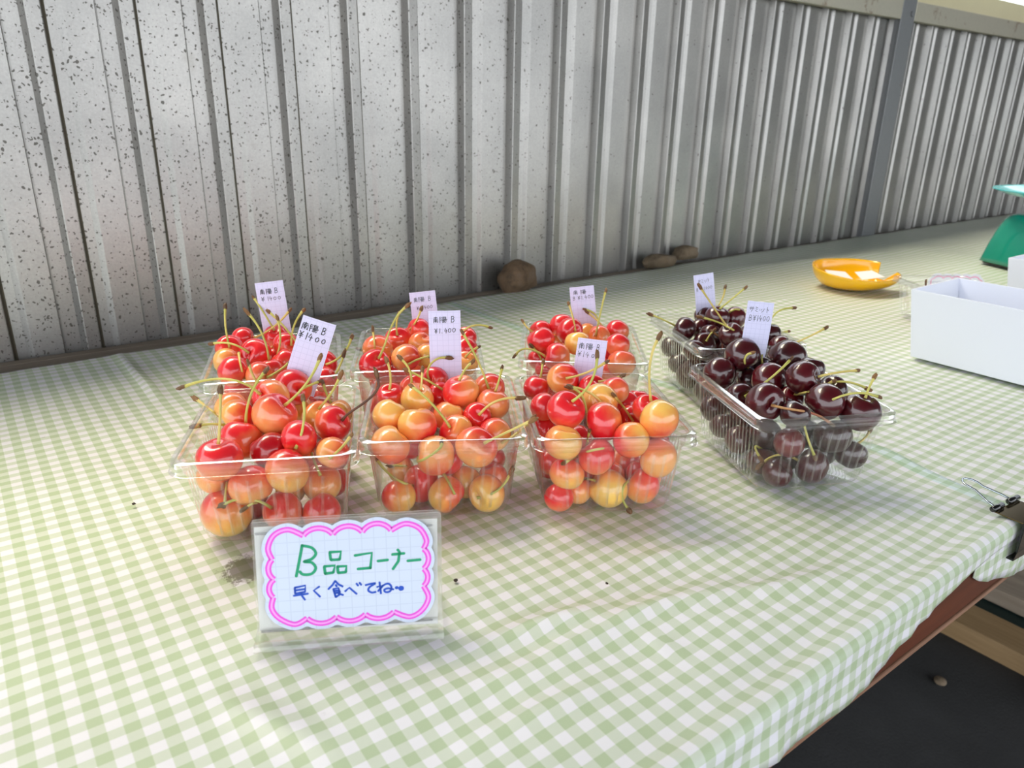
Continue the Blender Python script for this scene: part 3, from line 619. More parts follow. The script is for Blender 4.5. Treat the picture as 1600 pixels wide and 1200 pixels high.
  (1,(0.3315,0.3261,0.7142),0.0134,(-0.63,0.53,0.57),(0.29,0.29,0.91),0.06,0.00,[[(0.3246,0.332,0.7204),(0.3234,0.3324,0.7209),(0.3206,0.3313,0.7226),(0.3214,0.3338,0.7215),(0.3221,0.3364,0.7205),(0.3221,0.3381,0.7199),(0.3205,0.3382,0.7204)]]),
  (1,(0.3517,0.3128,0.7157),0.0121,(-0.49,0.78,0.39),(0.48,-0.25,0.84),0.55,0.50,[[(0.3469,0.3205,0.7195),(0.336,0.3142,0.7224),(0.3324,0.313,0.7207),(0.3312,0.3125,0.7175),(0.3321,0.3124,0.7132),(0.3368,0.3144,0.7063),(0.3379,0.3114,0.703)]]),
  (1,(0.3479,0.3562,0.766),0.0126,(-0.55,-0.79,0.26),(-0.18,-0.19,-0.97),0.20,0.30,[[(0.3422,0.348,0.7687),(0.3398,0.35,0.7719),(0.3372,0.3521,0.7747),(0.3355,0.3555,0.7762),(0.3335,0.359,0.7773),(0.3312,0.3624,0.778),(0.3286,0.3659,0.7782)]]),
  (1,(0.3654,0.3829,0.7632),0.0107,(0.13,-0.51,0.85),(0.1,0.05,0.99),0.85,0.70,[[(0.3665,0.3784,0.7706),(0.3684,0.3764,0.7714),(0.3704,0.3744,0.7722),(0.3736,0.3738,0.7724),(0.3769,0.3732,0.7727),(0.3802,0.3727,0.7731),(0.3834,0.3722,0.7736)]]),
  (1,(0.3684,0.3623,0.7677),0.0102,(0.4,0.72,0.56),(0.21,0.45,0.87),0.50,0.70,[]),
  (1,(0.3812,0.3633,0.754),0.0098,(0.19,0.75,0.63),(-0.07,0.1,0.99),0.95,0.70,[]),
  (1,(0.3988,0.3679,0.7508),0.0098,(0.23,0.28,0.93),(-0.05,0.13,0.99),0.95,0.70,[]),
  (1,(0.3673,0.3282,0.7651),0.0105,(-0.17,-0.4,0.9),(0.24,0.15,0.96),0.85,0.70,[[(0.3659,0.3248,0.7728),(0.3653,0.326,0.7804),(0.365,0.3271,0.7881),(0.3666,0.3292,0.7952),(0.3688,0.3307,0.8021),(0.3718,0.3316,0.8089),(0.3757,0.3316,0.8152)]]),
  (1,(0.3661,0.3427,0.7525),0.0098,(-0.51,-0.8,0.3),(0.03,0.02,1),1.00,0.70,[[(0.3619,0.3362,0.7549),(0.3604,0.3377,0.7581),(0.3588,0.3393,0.7613),(0.3585,0.3422,0.7636),(0.358,0.3451,0.7658),(0.3534,0.3442,0.7701),(0.3504,0.3449,0.7735)]]),
  (1,(0.2995,0.3408,0.7104),0.0098,(0.59,0.67,0.45),(0.06,0.08,1),0.80,0.80,[]),
  (1,(0.3173,0.3414,0.7102),0.0098,(0.47,0.32,0.82),(0.2,0.26,0.94),0.30,0.60,[]),
  (1,(0.3669,0.4022,0.7531),0.0105,(0.54,0.79,-0.3),(0.22,0.36,0.9),0.50,0.60,[]),
  (1,(0.3235,0.3875,0.7388),0.0098,(0.79,-0.31,0.53),(-0.04,0.12,0.99),0.80,0.70,[]),
  (1,(0.3134,0.3672,0.7234),0.0099,(0.76,0.26,0.6),(0.01,0.12,0.99),0.90,0.70,[]),
  (1,(0.3722,0.3242,0.7445),0.0108,(0.66,-0.52,0.55),(0.05,0.1,0.99),1.10,0.70,[]),
  (0,(0.3214,0.351,0.7341),0.0124,(0.27,0.93,0.26),(0.3,-0.88,-0.36),0.51,0.49,[]),
  (0,(0.3257,0.3812,0.7134),0.0125,(-0.14,-0.03,0.99),(-0.44,-0.55,-0.71),0.86,0.54,[]),
  (0,(0.3699,0.3513,0.7141),0.0132,(0.64,0.57,0.52),(0.51,-0.82,-0.28),0.68,0.31,[]),
  (0,(0.3352,0.401,0.728),0.0123,(0.31,0.45,0.84),(-0.74,0.3,0.6),0.89,0.44,[]),
  (0,(0.3295,0.3581,0.7133),0.0124,(0.32,-0.7,0.64),(0.11,-0.04,0.99),0.62,0.33,[]),
  (0,(0.3686,0.3277,0.7131),0.0122,(0.06,0.28,0.96),(-0.92,0.4,0.03),0.90,0.39,[]),
  (0,(0.3475,0.3437,0.713),0.0121,(0.36,-0.08,0.93),(-0.63,0.39,0.68),0.66,0.32,[]),
  (0,(0.3687,0.4008,0.7131),0.0122,(0.99,0.06,0.15),(-0.75,0.44,0.5),0.99,0.53,[]),
 ],
 'C4': [
  (1,(0.5025,0.3521,0.7743),0.0140,(0.12,-0.63,-0.77),(0.85,-0.53,-0.04),0.30,0.00,[[(0.5039,0.3449,0.7655),(0.5018,0.3463,0.767),(0.4919,0.3411,0.7727),(0.4914,0.3414,0.7755),(0.4917,0.341,0.7781),(0.4935,0.3407,0.7799),(0.4958,0.3396,0.7807)]]),
  (1,(0.5472,0.3389,0.7662),0.0158,(0.62,0.66,0.42),(0.82,-0.57,-0.02),0.25,0.00,[]),
  (1,(0.4812,0.356,0.7615),0.0128,(0.17,0.71,0.68),(0.85,-0.53,0.01),0.35,0.00,[]),
  (1,(0.4996,0.3219,0.7623),0.0138,(0.03,0.99,-0.14),(0.69,-0.73,0.01),0.60,0.00,[]),
  (1,(0.4987,0.2927,0.7723),0.0134,(0.26,-0.89,0.37),(0.89,-0.44,-0.05),0.45,0.00,[[(0.5016,0.2829,0.7764),(0.5046,0.2798,0.778),(0.5076,0.2767,0.7794),(0.5124,0.2745,0.78),(0.5172,0.2723,0.7805),(0.5221,0.2699,0.7808),(0.5269,0.2675,0.7809)]]),
  (1,(0.4549,0.294,0.7622),0.0137,(-0.5,-0.84,0.21),(0.89,-0.45,-0.03),0.40,0.00,[[(0.4492,0.2846,0.7646),(0.4498,0.2769,0.7651),(0.4485,0.2681,0.767),(0.452,0.2623,0.767),(0.4679,0.2636,0.7611),(0.4728,0.2588,0.7587),(0.4769,0.2539,0.7548)]]),
  (1,(0.5003,0.3015,0.7524),0.0098,(-0.3,-0.59,0.75),(0.7,-0.72,0.06),0.80,0.00,[[(0.4979,0.2968,0.7583),(0.4874,0.2854,0.7653),(0.4809,0.2767,0.7707),(0.5091,0.2881,0.7628),(0.5108,0.2844,0.7656),(0.5124,0.2808,0.7686),(0.515,0.278,0.7714)]]),
  (1,(0.4903,0.2678,0.7635),0.0133,(-0.6,0.31,-0.73),(0.89,-0.44,0.11),0.40,0.00,[[(0.4838,0.2712,0.7555),(0.4883,0.2677,0.7613),(0.4824,0.2577,0.7705),(0.4936,0.2562,0.7718),(0.5039,0.2535,0.7721),(0.5094,0.2479,0.7724),(0.5201,0.2445,0.7686)]]),
  (1,(0.5094,0.2508,0.7568),0.0146,(0.02,-0.19,0.98),(0.83,-0.56,-0.04),0.35,0.00,[[(0.5097,0.2485,0.7686),(0.5103,0.2484,0.7713),(0.5109,0.2483,0.7739),(0.5135,0.249,0.7758),(0.5161,0.2496,0.7777),(0.5189,0.2502,0.7795),(0.5217,0.2507,0.7814)]]),
  (1,(0.4618,0.3207,0.7572),0.0098,(-0.45,-0.83,0.31),(0.83,-0.55,0.01),0.30,0.00,[[(0.4581,0.314,0.7597),(0.4622,0.3103,0.7643),(0.4662,0.3069,0.769),(0.4716,0.3047,0.7733),(0.477,0.3027,0.7778),(0.4823,0.3009,0.7825),(0.4874,0.2993,0.7875)]]),
  (1,(0.5071,0.3456,0.7535),0.0098,(0.59,-0.54,-0.6),(0.79,-0.6,0.14),0.20,0.00,[]),
  (1,(0.5249,0.346,0.7591),0.0101,(-0.47,-0.18,0.86),(0.8,-0.56,0.2),0.20,0.00,[[(0.521,0.3445,0.7663),(0.5206,0.3448,0.7678),(0.5193,0.3443,0.7696),(0.5218,0.3462,0.77),(0.5233,0.3474,0.7709),(0.5249,0.3485,0.7717),(0.5266,0.3496,0.7726)]]),
  (1,(0.4573,0.2701,0.7597),0.0098,(0.46,-0.18,0.87),(0.9,-0.44,0),0.15,0.00,[[(0.461,0.2687,0.7667),(0.4586,0.2654,0.7617),(0.4563,0.2619,0.7569),(0.4595,0.2611,0.7498),(0.4628,0.2601,0.7428),(0.4666,0.2589,0.7358),(0.4706,0.2575,0.7288)]]),
  (1,(0.5223,0.2807,0.7618),0.0109,(-0.52,-0.06,0.85),(0.86,-0.51,-0.01),0.20,0.00,[[(0.5177,0.2801,0.7694),(0.5194,0.2764,0.7708),(0.521,0.2726,0.7717),(0.5242,0.2696,0.7714),(0.5272,0.2666,0.7706),(0.5301,0.2634,0.7693),(0.5328,0.2602,0.7676)]]),
  (1,(0.5397,0.3113,0.7663),0.0107,(0.3,-0.01,0.95),(0.79,-0.61,-0.07),0.20,0.00,[]),
  (1,(0.4603,0.2729,0.7358),0.0107,(0.83,0.4,0.39),(0.71,-0.69,0.14),0.90,0.00,[]),
  (1,(0.4837,0.2654,0.7133),0.0125,(-0.38,0.89,0.26),(0.87,-0.5,0.04),0.35,0.00,[[(0.4797,0.2745,0.716),(0.4743,0.2772,0.7194),(0.4688,0.2794,0.7216),(0.4649,0.2821,0.7218),(0.4608,0.2844,0.7208),(0.4567,0.2862,0.7187),(0.4524,0.2876,0.7154)]]),
  (1,(0.494,0.2593,0.7381),0.0128,(0.16,0.36,0.92),(0.87,-0.47,-0.12),0.15,0.00,[]),
  (1,(0.5093,0.2513,0.7228),0.0116,(0.47,-0.19,0.86),(0.88,-0.47,-0.01),0.15,0.00,[[(0.5138,0.2494,0.731),(0.5149,0.2484,0.7324),(0.5159,0.2475,0.7339),(0.5188,0.2476,0.7347),(0.5215,0.2478,0.7356),(0.5242,0.2482,0.7367),(0.5268,0.2486,0.7378)]]),
  (1,(0.5111,0.2737,0.7145),0.0109,(-0.18,0.42,0.89),(0.85,-0.52,0.14),0.20,0.00,[]),
  (1,(0.4629,0.2951,0.7117),0.0108,(0.3,0.22,0.93),(0.84,-0.53,0.07),0.30,0.00,[[(0.4655,0.297,0.7199),(0.4616,0.2981,0.7228),(0.4584,0.2982,0.7245),(0.4573,0.2983,0.7243),(0.4569,0.2975,0.7229),(0.4551,0.2944,0.7213),(0.4539,0.2903,0.7187)]]),
  (1,(0.4774,0.3433,0.7198),0.0108,(0.4,0.48,0.78),(0.68,-0.73,0.07),0.40,0.00,[]),
  (1,(0.4661,0.3198,0.7191),0.0105,(0.69,0.44,0.57),(0.83,-0.56,-0.05),0.40,0.00,[]),
  (1,(0.4847,0.3608,0.7274),0.0109,(0.77,0.41,0.5),(0.87,-0.48,0),0.30,0.00,[]),
  (1,(0.4851,0.3205,0.7159),0.0101,(0.62,0.53,0.59),(0.8,-0.6,0.03),0.40,0.00,[]),
  (1,(0.4563,0.2762,0.7113),0.0105,(0.04,-0.58,0.81),(0.88,-0.48,0.01),0.30,0.00,[]),
  (0,(0.5003,0.2866,0.7289),0.0125,(0.62,0.1,0.78),(0.7,-0.64,-0.32),0.12,0.30,[]),
  (0,(0.4876,0.3306,0.7345),0.0125,(0.07,-0.21,0.98),(0.77,-0.17,0.62),0.40,0.33,[]),
  (0,(0.5042,0.3501,0.7312),0.0126,(0.44,0.14,0.89),(-0.72,0.69,0),0.15,0.39,[]),
  (0,(0.4834,0.2886,0.713),0.0121,(0.82,0.5,0.28),(-0.51,0.63,0.58),0.26,0.60,[]),
  (0,(0.4742,0.3024,0.7287),0.0123,(0.81,-0.16,0.56),(-0.86,0.48,-0.17),0.15,0.41,[]),
 ],
 'C5': [
  (1,(0.5635,0.4652,0.7589),0.0119,(-0.53,0.77,0.37),(0.82,-0.58,0.01),0.30,0.00,[[(0.5584,0.4727,0.7625),(0.555,0.4749,0.7646),(0.5515,0.4772,0.7666),(0.5495,0.4807,0.768),(0.5475,0.4842,0.7693),(0.5454,0.4878,0.7705),(0.5432,0.4913,0.7716)]]),
  (1,(0.5938,0.4703,0.754),0.0101,(0.21,0.61,0.77),(0.82,-0.55,-0.13),0.40,0.00,[]),
  (1,(0.6033,0.4576,0.7675),0.0120,(-0.07,-0.21,0.98),(0.75,-0.66,-0.01),0.40,0.00,[[(0.6026,0.4556,0.777),(0.6055,0.4533,0.7806),(0.6084,0.4509,0.7842),(0.613,0.4498,0.7873),(0.6175,0.4488,0.7905),(0.622,0.4477,0.7936),(0.6265,0.4466,0.7968)]]),
  (1,(0.6128,0.4816,0.7617),0.0107,(0.6,-0.59,0.54),(0.82,-0.57,-0.05),0.30,0.00,[[(0.6181,0.4764,0.7664),(0.6209,0.4746,0.7701),(0.6232,0.4731,0.774),(0.6268,0.4732,0.7776),(0.6299,0.4738,0.7815),(0.6327,0.4748,0.7856),(0.6351,0.4761,0.79)]]),
  (1,(0.6246,0.4521,0.7647),0.0113,(-0.56,0.81,0.14),(0.55,-0.83,0.12),0.60,0.00,[[(0.6194,0.4596,0.766),(0.6211,0.4587,0.769),(0.6149,0.4517,0.7736),(0.6174,0.4505,0.775),(0.619,0.4483,0.776),(0.6216,0.4463,0.7759),(0.6374,0.4533,0.7714)]]),
  (1,(0.5876,0.4519,0.7536),0.0104,(0.26,0.47,0.84),(0.88,-0.48,0.02),0.30,0.00,[]),
  (1,(0.57,0.4441,0.7481),0.0108,(-0.49,-0.59,0.64),(0.84,-0.54,0.08),0.30,0.00,[[(0.5657,0.4388,0.7538),(0.5663,0.4384,0.7556),(0.566,0.4372,0.7577),(0.5682,0.4379,0.7588),(0.5715,0.4393,0.7596),(0.5739,0.4398,0.7606),(0.5764,0.4403,0.7616)]]),
  (1,(0.571,0.416,0.7652),0.0111,(-0.45,0.17,0.88),(0.85,-0.52,-0.06),0.40,0.00,[[(0.5669,0.4176,0.7732),(0.563,0.4206,0.7793),(0.5593,0.4236,0.7854),(0.5571,0.4278,0.791),(0.555,0.432,0.7966),(0.5529,0.4361,0.8022),(0.5509,0.4403,0.8079)]]),
  (1,(0.5984,0.4427,0.7411),0.0098,(-0.84,-0.54,-0.08),(0.85,-0.48,-0.21),0.50,0.00,[[(0.5916,0.4383,0.7405),(0.5919,0.4388,0.7442),(0.5906,0.4389,0.748),(0.5912,0.4412,0.7505),(0.5864,0.4403,0.7545),(0.583,0.4411,0.7574),(0.5808,0.4436,0.7594)]]),
  (1,(0.6097,0.4012,0.762),0.0117,(0.15,0.22,0.97),(0.8,-0.59,0.04),0.20,0.00,[[(0.6111,0.4033,0.7713),(0.6129,0.4027,0.7766),(0.615,0.4015,0.781),(0.6192,0.4008,0.784),(0.6237,0.3993,0.786),(0.6286,0.3972,0.7871),(0.6338,0.3944,0.7873)]]),
  (1,(0.6016,0.3813,0.7564),0.0108,(0.35,-0.83,0.44),(0.82,-0.57,-0.06),0.50,0.00,[[(0.6048,0.374,0.7603),(0.6079,0.3702,0.7631),(0.6111,0.3664,0.766),(0.616,0.3639,0.7684),(0.6208,0.3614,0.771),(0.6256,0.359,0.7737),(0.6304,0.3567,0.7765)]]),
  (1,(0.5903,0.4101,0.7604),0.0110,(-0.46,0.81,0.35),(0.83,-0.56,-0.04),0.40,0.00,[[(0.5862,0.4174,0.7635),(0.5641,0.4084,0.7728),(0.5626,0.4143,0.7748),(0.5712,0.4278,0.7732),(0.5669,0.432,0.7753),(0.5624,0.4362,0.777),(0.5577,0.4404,0.7784)]]),
  (1,(0.6163,0.4105,0.7449),0.0101,(0.52,-0.44,0.73),(0.76,-0.65,-0.02),0.30,0.00,[[(0.6206,0.4068,0.7509),(0.6226,0.4058,0.7544),(0.6246,0.4045,0.7572),(0.6285,0.404,0.759),(0.6324,0.4031,0.7603),(0.6365,0.4019,0.761),(0.6407,0.4003,0.7612)]]),
  (1,(0.5769,0.4902,0.732),0.0112,(0.19,-0.25,0.95),(0.8,-0.59,-0.11),0.20,0.00,[]),
  (1,(0.5713,0.4748,0.7194),0.0100,(0.79,0.36,0.49),(0.86,-0.5,0.08),0.20,0.00,[]),
  (1,(0.5547,0.4415,0.726),0.0107,(0.51,0.73,0.46),(0.85,-0.52,0.03),0.30,0.00,[]),
  (1,(0.551,0.4399,0.7464),0.0099,(0.61,0.64,0.47),(0.83,-0.55,0.04),0.30,0.00,[]),
  (0,(0.5913,0.4172,0.7136),0.0127,(0.22,0.04,0.98),(0.32,0.33,0.89),0.33,0.49,[]),
  (0,(0.5885,0.3937,0.7135),0.0125,(0.09,-0.25,0.96),(-0.53,0.76,0.38),0.26,0.49,[]),
  (0,(0.5465,0.4152,0.7138),0.0129,(0.09,0.3,0.95),(-0.88,0.4,-0.26),0.21,0.79,[]),
  (0,(0.569,0.431,0.7133),0.0124,(-0.54,0.38,0.75),(-0.84,0.5,-0.21),0.35,0.58,[]),
  (0,(0.5973,0.4406,0.714),0.0131,(0.36,0.84,-0.41),(0.61,-0.53,-0.58),0.16,0.66,[]),
  (0,(0.6133,0.4526,0.7287),0.0134,(0.36,0.2,0.91),(0.84,-0.54,-0.1),0.25,0.50,[]),
  (0,(0.5792,0.4452,0.7285),0.0122,(0.74,0.4,0.54),(-0.88,0.39,-0.28),0.33,0.73,[]),
  (0,(0.5692,0.4074,0.7135),0.0126,(0.77,0.43,0.47),(-0.77,0.28,-0.58),0.24,0.59,[]),
  (0,(0.6149,0.4247,0.713),0.0121,(0.26,0.86,0.45),(0.85,-0.53,0.06),0.35,0.72,[]),
  (0,(0.6103,0.4022,0.7134),0.0124,(-0.25,0.94,-0.23),(0.12,-0.4,-0.91),0.30,0.32,[]),
  (0,(0.5653,0.4556,0.7133),0.0124,(0.87,0.46,-0.16),(0.52,0.13,0.84),0.33,0.53,[]),
  (0,(0.6246,0.4308,0.7339),0.0133,(0.23,0.78,0.58),(0.2,0.43,0.88),0.18,0.84,[]),
 ],
 'C6': [
  (1,(0.1834,0.5998,0.7642),0.0130,(-0.65,-0.61,0.45),(0.03,0.12,0.99),0.90,0.70,[[(0.1765,0.5933,0.7691),(0.1731,0.5956,0.7724),(0.1695,0.5978,0.7751),(0.1661,0.6019,0.7764),(0.1623,0.6059,0.7769),(0.1583,0.6098,0.7767),(0.1539,0.6136,0.7757)]]),
  (1,(0.1564,0.5712,0.7631),0.0122,(0.67,-0.43,-0.6),(-0.08,-0,1),0.70,0.80,[[(0.1631,0.5669,0.7571),(0.1626,0.5677,0.7604),(0.1592,0.558,0.7674),(0.1592,0.5595,0.7705),(0.1596,0.5621,0.7732),(0.1608,0.567,0.7752),(0.1641,0.5788,0.775)]]),
  (1,(0.1681,0.618,0.766),0.0118,(-0.19,-0.82,0.53),(-0.04,0.14,0.99),0.60,0.80,[[(0.1662,0.61,0.7712),(0.1657,0.611,0.7767),(0.1655,0.6118,0.7822),(0.166,0.6144,0.7871),(0.1669,0.6168,0.7921),(0.168,0.619,0.7971),(0.1694,0.6211,0.8022)]]),
  (1,(0.1593,0.599,0.7627),0.0105,(0.1,0.97,0.24),(0.78,-0.62,-0.07),0.20,0.50,[]),
  (1,(0.1903,0.6528,0.7636),0.0104,(0.8,-0.59,0.08),(0.07,0.11,0.99),0.95,0.80,[[(0.1972,0.6477,0.7643),(0.2021,0.6429,0.7676),(0.2068,0.6384,0.7713),(0.212,0.6361,0.775),(0.2169,0.6343,0.779),(0.2217,0.6328,0.7836),(0.2263,0.6317,0.7886)]]),
  (1,(0.2164,0.6412,0.7635),0.0111,(-0.26,-0.37,0.89),(-0.06,0.07,1),0.75,0.80,[[(0.214,0.6378,0.7716),(0.2122,0.6394,0.7766),(0.2103,0.6411,0.7815),(0.209,0.6447,0.7859),(0.2077,0.6484,0.7902),(0.2062,0.6521,0.7944),(0.2046,0.6558,0.7986)]]),
  (1,(0.2106,0.6014,0.7676),0.0107,(0.17,-0.96,0.22),(0,0.01,1),0.65,0.80,[[(0.2121,0.5929,0.7695),(0.2128,0.5933,0.775),(0.2139,0.5932,0.7803),(0.2161,0.5945,0.7848),(0.2188,0.5954,0.7891),(0.222,0.5959,0.7932),(0.2257,0.596,0.7971)]]),
  (1,(0.2013,0.5801,0.7597),0.0111,(-0.51,0.41,0.76),(0.12,0.02,0.99),0.60,0.70,[[(0.1967,0.5838,0.7666),(0.1982,0.5834,0.7714),(0.1994,0.5833,0.7763),(0.2008,0.5854,0.7805),(0.2018,0.5878,0.7847),(0.2025,0.5905,0.789),(0.2028,0.5934,0.7932)]]),
  (1,(0.1711,0.5557,0.761),0.0105,(0.41,-0.91,0.09),(0.18,0.27,0.95),0.40,0.80,[[(0.1747,0.5479,0.7618),(0.1771,0.5459,0.7635),(0.1794,0.5439,0.7653),(0.1824,0.544,0.7665),(0.1853,0.5441,0.7679),(0.1881,0.5443,0.7694),(0.191,0.5446,0.771)]]),
  (1,(0.1853,0.5686,0.7593),0.0098,(-0.04,0.31,0.95),(0.06,0.15,0.99),0.60,0.80,[[(0.185,0.5711,0.767),(0.1849,0.5719,0.7744),(0.1842,0.573,0.7815),(0.1835,0.5763,0.7875),(0.1822,0.58,0.7932),(0.1803,0.5839,0.7985),(0.1777,0.5881,0.8035)]]),
  (1,(0.2016,0.6126,0.7534),0.0101,(-0.11,0.34,0.93),(0.06,0.16,0.98),0.85,0.70,[[(0.2007,0.6154,0.7612),(0.2024,0.6143,0.7636),(0.2042,0.6131,0.7659),(0.2067,0.6136,0.7674),(0.2093,0.614,0.7687),(0.2119,0.6143,0.77),(0.2147,0.6145,0.7711)]]),
  (1,(0.2241,0.5522,0.7625),0.0100,(-0.25,-0.94,0.22),(0.12,0.14,0.98),0.90,0.80,[[(0.222,0.5445,0.7644),(0.2259,0.541,0.7668),(0.2295,0.5381,0.7697),(0.2334,0.5375,0.7726),(0.2369,0.5375,0.7761),(0.2401,0.538,0.7802),(0.2428,0.5391,0.7848)]]),
  (1,(0.2169,0.537,0.7542),0.0098,(0.64,-0.7,0.31),(0.07,0.25,0.97),0.85,0.70,[[(0.222,0.5314,0.7567),(0.2237,0.5305,0.7597),(0.2252,0.5297,0.7627),(0.2274,0.5308,0.7652),(0.2295,0.5321,0.7677),(0.2315,0.5334,0.7703),(0.2334,0.5349,0.7729)]]),
  (1,(0.2004,0.5906,0.7426),0.0101,(0.18,0.36,0.92),(0.25,0.25,0.93),0.50,0.80,[]),
  (1,(0.2212,0.5855,0.7596),0.0108,(-0.34,0.38,0.86),(0.03,0.11,0.99),0.80,0.80,[[(0.2182,0.5889,0.7672),(0.2156,0.5909,0.7731),(0.2128,0.5929,0.7786),(0.2104,0.5969,0.7834),(0.2078,0.601,0.788),(0.2049,0.6052,0.7923),(0.2018,0.6094,0.7964)]]),
  (1,(0.2164,0.5645,0.75),0.0102,(0.51,-0.2,0.84),(-0.02,0.09,1),0.70,0.80,[]),
  (1,(0.1601,0.5786,0.7433),0.0106,(0.76,-0.21,0.62),(0.06,0.08,1),0.70,0.80,[]),
  (0,(0.2085,0.592,0.7141),0.0132,(-0.04,0.63,0.78),(0.31,-0.03,0.95),0.72,0.54,[]),
  (0,(0.2196,0.6104,0.7244),0.0121,(0.41,0.24,0.88),(-0.48,-0.27,-0.84),0.56,0.47,[]),
  (0,(0.2003,0.6145,0.713),0.0122,(0.2,0.51,0.84),(0.51,-0.86,-0.07),0.66,0.67,[]),
  (0,(0.1859,0.5844,0.7129),0.0120,(0.77,0.11,0.62),(-0.4,-0.52,-0.75),0.64,0.80,[]),
  (0,(0.1785,0.5621,0.7138),0.0129,(0.52,0.5,0.69),(-0.92,0.33,0.22),0.70,0.45,[]),
  (0,(0.1853,0.603,0.7272),0.0128,(0,0.39,0.92),(-0.6,0.47,0.65),0.78,0.82,[]),
  (0,(0.1561,0.5708,0.7135),0.0126,(-0.06,0.7,0.71),(-0.65,0.38,0.66),0.85,0.56,[]),
  (0,(0.2026,0.5673,0.7139),0.0130,(-0.22,0.19,0.96),(-0.46,0.27,0.84),0.57,0.57,[]),
  (0,(0.213,0.5454,0.7135),0.0126,(-0.43,0.39,0.81),(0,-0.7,-0.71),0.83,0.41,[]),
  (0,(0.1741,0.618,0.713),0.0121,(0.39,0.61,0.69),(-0.17,-0.65,-0.74),0.98,0.45,[]),
  (0,(0.1642,0.5931,0.7135),0.0125,(0.59,-0.45,0.66),(0.65,-0.73,0.23),0.51,0.58,[]),
  (0,(0.2255,0.5747,0.7133),0.0124,(0.28,0.64,0.72),(-0.62,0.47,0.63),1.02,0.78,[]),
  (0,(0.2346,0.5967,0.7134),0.0125,(0.73,0.05,0.68),(-0.97,0.2,0.13),0.84,0.45,[]),
 ],
 'C7': [
  (1,(0.3052,0.5773,0.762),0.0119,(-0.35,-0.56,0.75),(0.03,0.05,1),0.60,0.80,[[(0.3018,0.5718,0.7693),(0.3016,0.5724,0.7725),(0.3017,0.5729,0.7757),(0.3029,0.5749,0.7783),(0.3043,0.5767,0.7809),(0.306,0.5784,0.7835),(0.3079,0.5798,0.7861)]]),
  (1,(0.2566,0.5267,0.7622),0.0126,(0.02,-0.66,0.75),(0.12,0.16,0.98),0.95,0.70,[[(0.2568,0.5198,0.7699),(0.2599,0.518,0.7772),(0.2627,0.5168,0.7849),(0.2664,0.5174,0.7922),(0.2705,0.5176,0.7992),(0.2752,0.5169,0.8056),(0.2809,0.5151,0.8109)]]),
  (1,(0.2731,0.5541,0.7658),0.0120,(-0.61,-0.79,-0.06),(0.23,0.28,0.93),0.35,0.70,[[(0.2671,0.5463,0.7652),(0.2671,0.5468,0.7684),(0.2656,0.5441,0.7727),(0.2665,0.5463,0.7753),(0.2679,0.5496,0.7776),(0.2698,0.554,0.7795),(0.2707,0.5562,0.7822)]]),
  (1,(0.2798,0.5168,0.7668),0.0114,(-0.27,-0.94,-0.22),(0.81,-0.57,-0.13),0.50,0.60,[[(0.2773,0.5081,0.7647),(0.2794,0.5064,0.7664),(0.281,0.5035,0.7683),(0.2846,0.5042,0.7687),(0.2877,0.5039,0.7692),(0.2909,0.5034,0.7696),(0.294,0.5028,0.7697)]]),
  (1,(0.3269,0.5776,0.7681),0.0110,(-0.97,0.12,0.23),(0.06,0.03,1),0.60,0.80,[[(0.3182,0.5787,0.7702),(0.3202,0.5774,0.7731),(0.3198,0.5722,0.7773),(0.323,0.574,0.7795),(0.3272,0.5781,0.7812),(0.3295,0.5792,0.7839),(0.3317,0.5805,0.7868)]]),
  (1,(0.3165,0.5565,0.7624),0.0106,(0.3,-0.54,0.79),(0.24,0.28,0.93),0.30,0.50,[]),
  (1,(0.3008,0.5164,0.7642),0.0109,(0.56,0.43,0.71),(0.33,0.36,0.87),0.12,0.10,[]),
  (1,(0.3037,0.549,0.7392),0.0111,(-0.28,0.19,0.94),(0.32,0.28,0.9),0.40,0.70,[]),
  (1,(0.3517,0.5382,0.766),0.0106,(-0.49,-0.17,0.85),(0.18,-0.03,0.98),0.90,0.70,[[(0.3474,0.5367,0.7734),(0.3503,0.5346,0.7765),(0.3532,0.5322,0.7788),(0.3572,0.531,0.7797),(0.3612,0.5294,0.7799),(0.3652,0.5275,0.7792),(0.3692,0.5252,0.7778)]]),
  (1,(0.3354,0.5124,0.766),0.0107,(-0.3,0.59,0.75),(0.04,0.02,1),0.85,0.70,[]),
  (1,(0.3187,0.4867,0.763),0.0101,(-0.27,-0.4,0.87),(0.18,0.32,0.93),0.20,0.30,[[(0.3164,0.4834,0.7702),(0.3175,0.4826,0.772),(0.3187,0.4817,0.7737),(0.321,0.4822,0.7746),(0.3234,0.4827,0.7754),(0.3258,0.483,0.7761),(0.3283,0.4833,0.7766)]]),
  (1,(0.2901,0.5621,0.7482),0.0099,(-0.75,0.52,0.41),(0.08,0.01,1),1.10,0.70,[[(0.284,0.5663,0.7516),(0.2815,0.5681,0.7535),(0.2788,0.5698,0.7553),(0.277,0.5732,0.7564),(0.275,0.5767,0.7572),(0.2729,0.5802,0.7579),(0.2708,0.5836,0.7584)]]),
  (1,(0.3297,0.5939,0.7575),0.0098,(0.68,0.73,-0.02),(-0.12,0.16,0.98),0.90,0.70,[]),
  (1,(0.283,0.5459,0.7395),0.0111,(0.44,0.79,0.43),(0.06,0.07,1),0.70,0.80,[]),
  (1,(0.2664,0.5348,0.7444),0.0106,(0.43,0.34,0.84),(0.02,0.21,0.98),0.60,0.80,[]),
  (1,(0.3194,0.5254,0.7572),0.0114,(0.59,-0.33,0.74),(0.19,0.32,0.93),0.40,0.70,[]),
  (1,(0.3139,0.5012,0.7507),0.0107,(0.1,0.38,0.92),(0.2,0.28,0.94),0.30,0.50,[]),
  (0,(0.2856,0.5181,0.7132),0.0123,(0.39,0.2,0.9),(-0.55,0.26,0.8),0.62,0.79,[]),
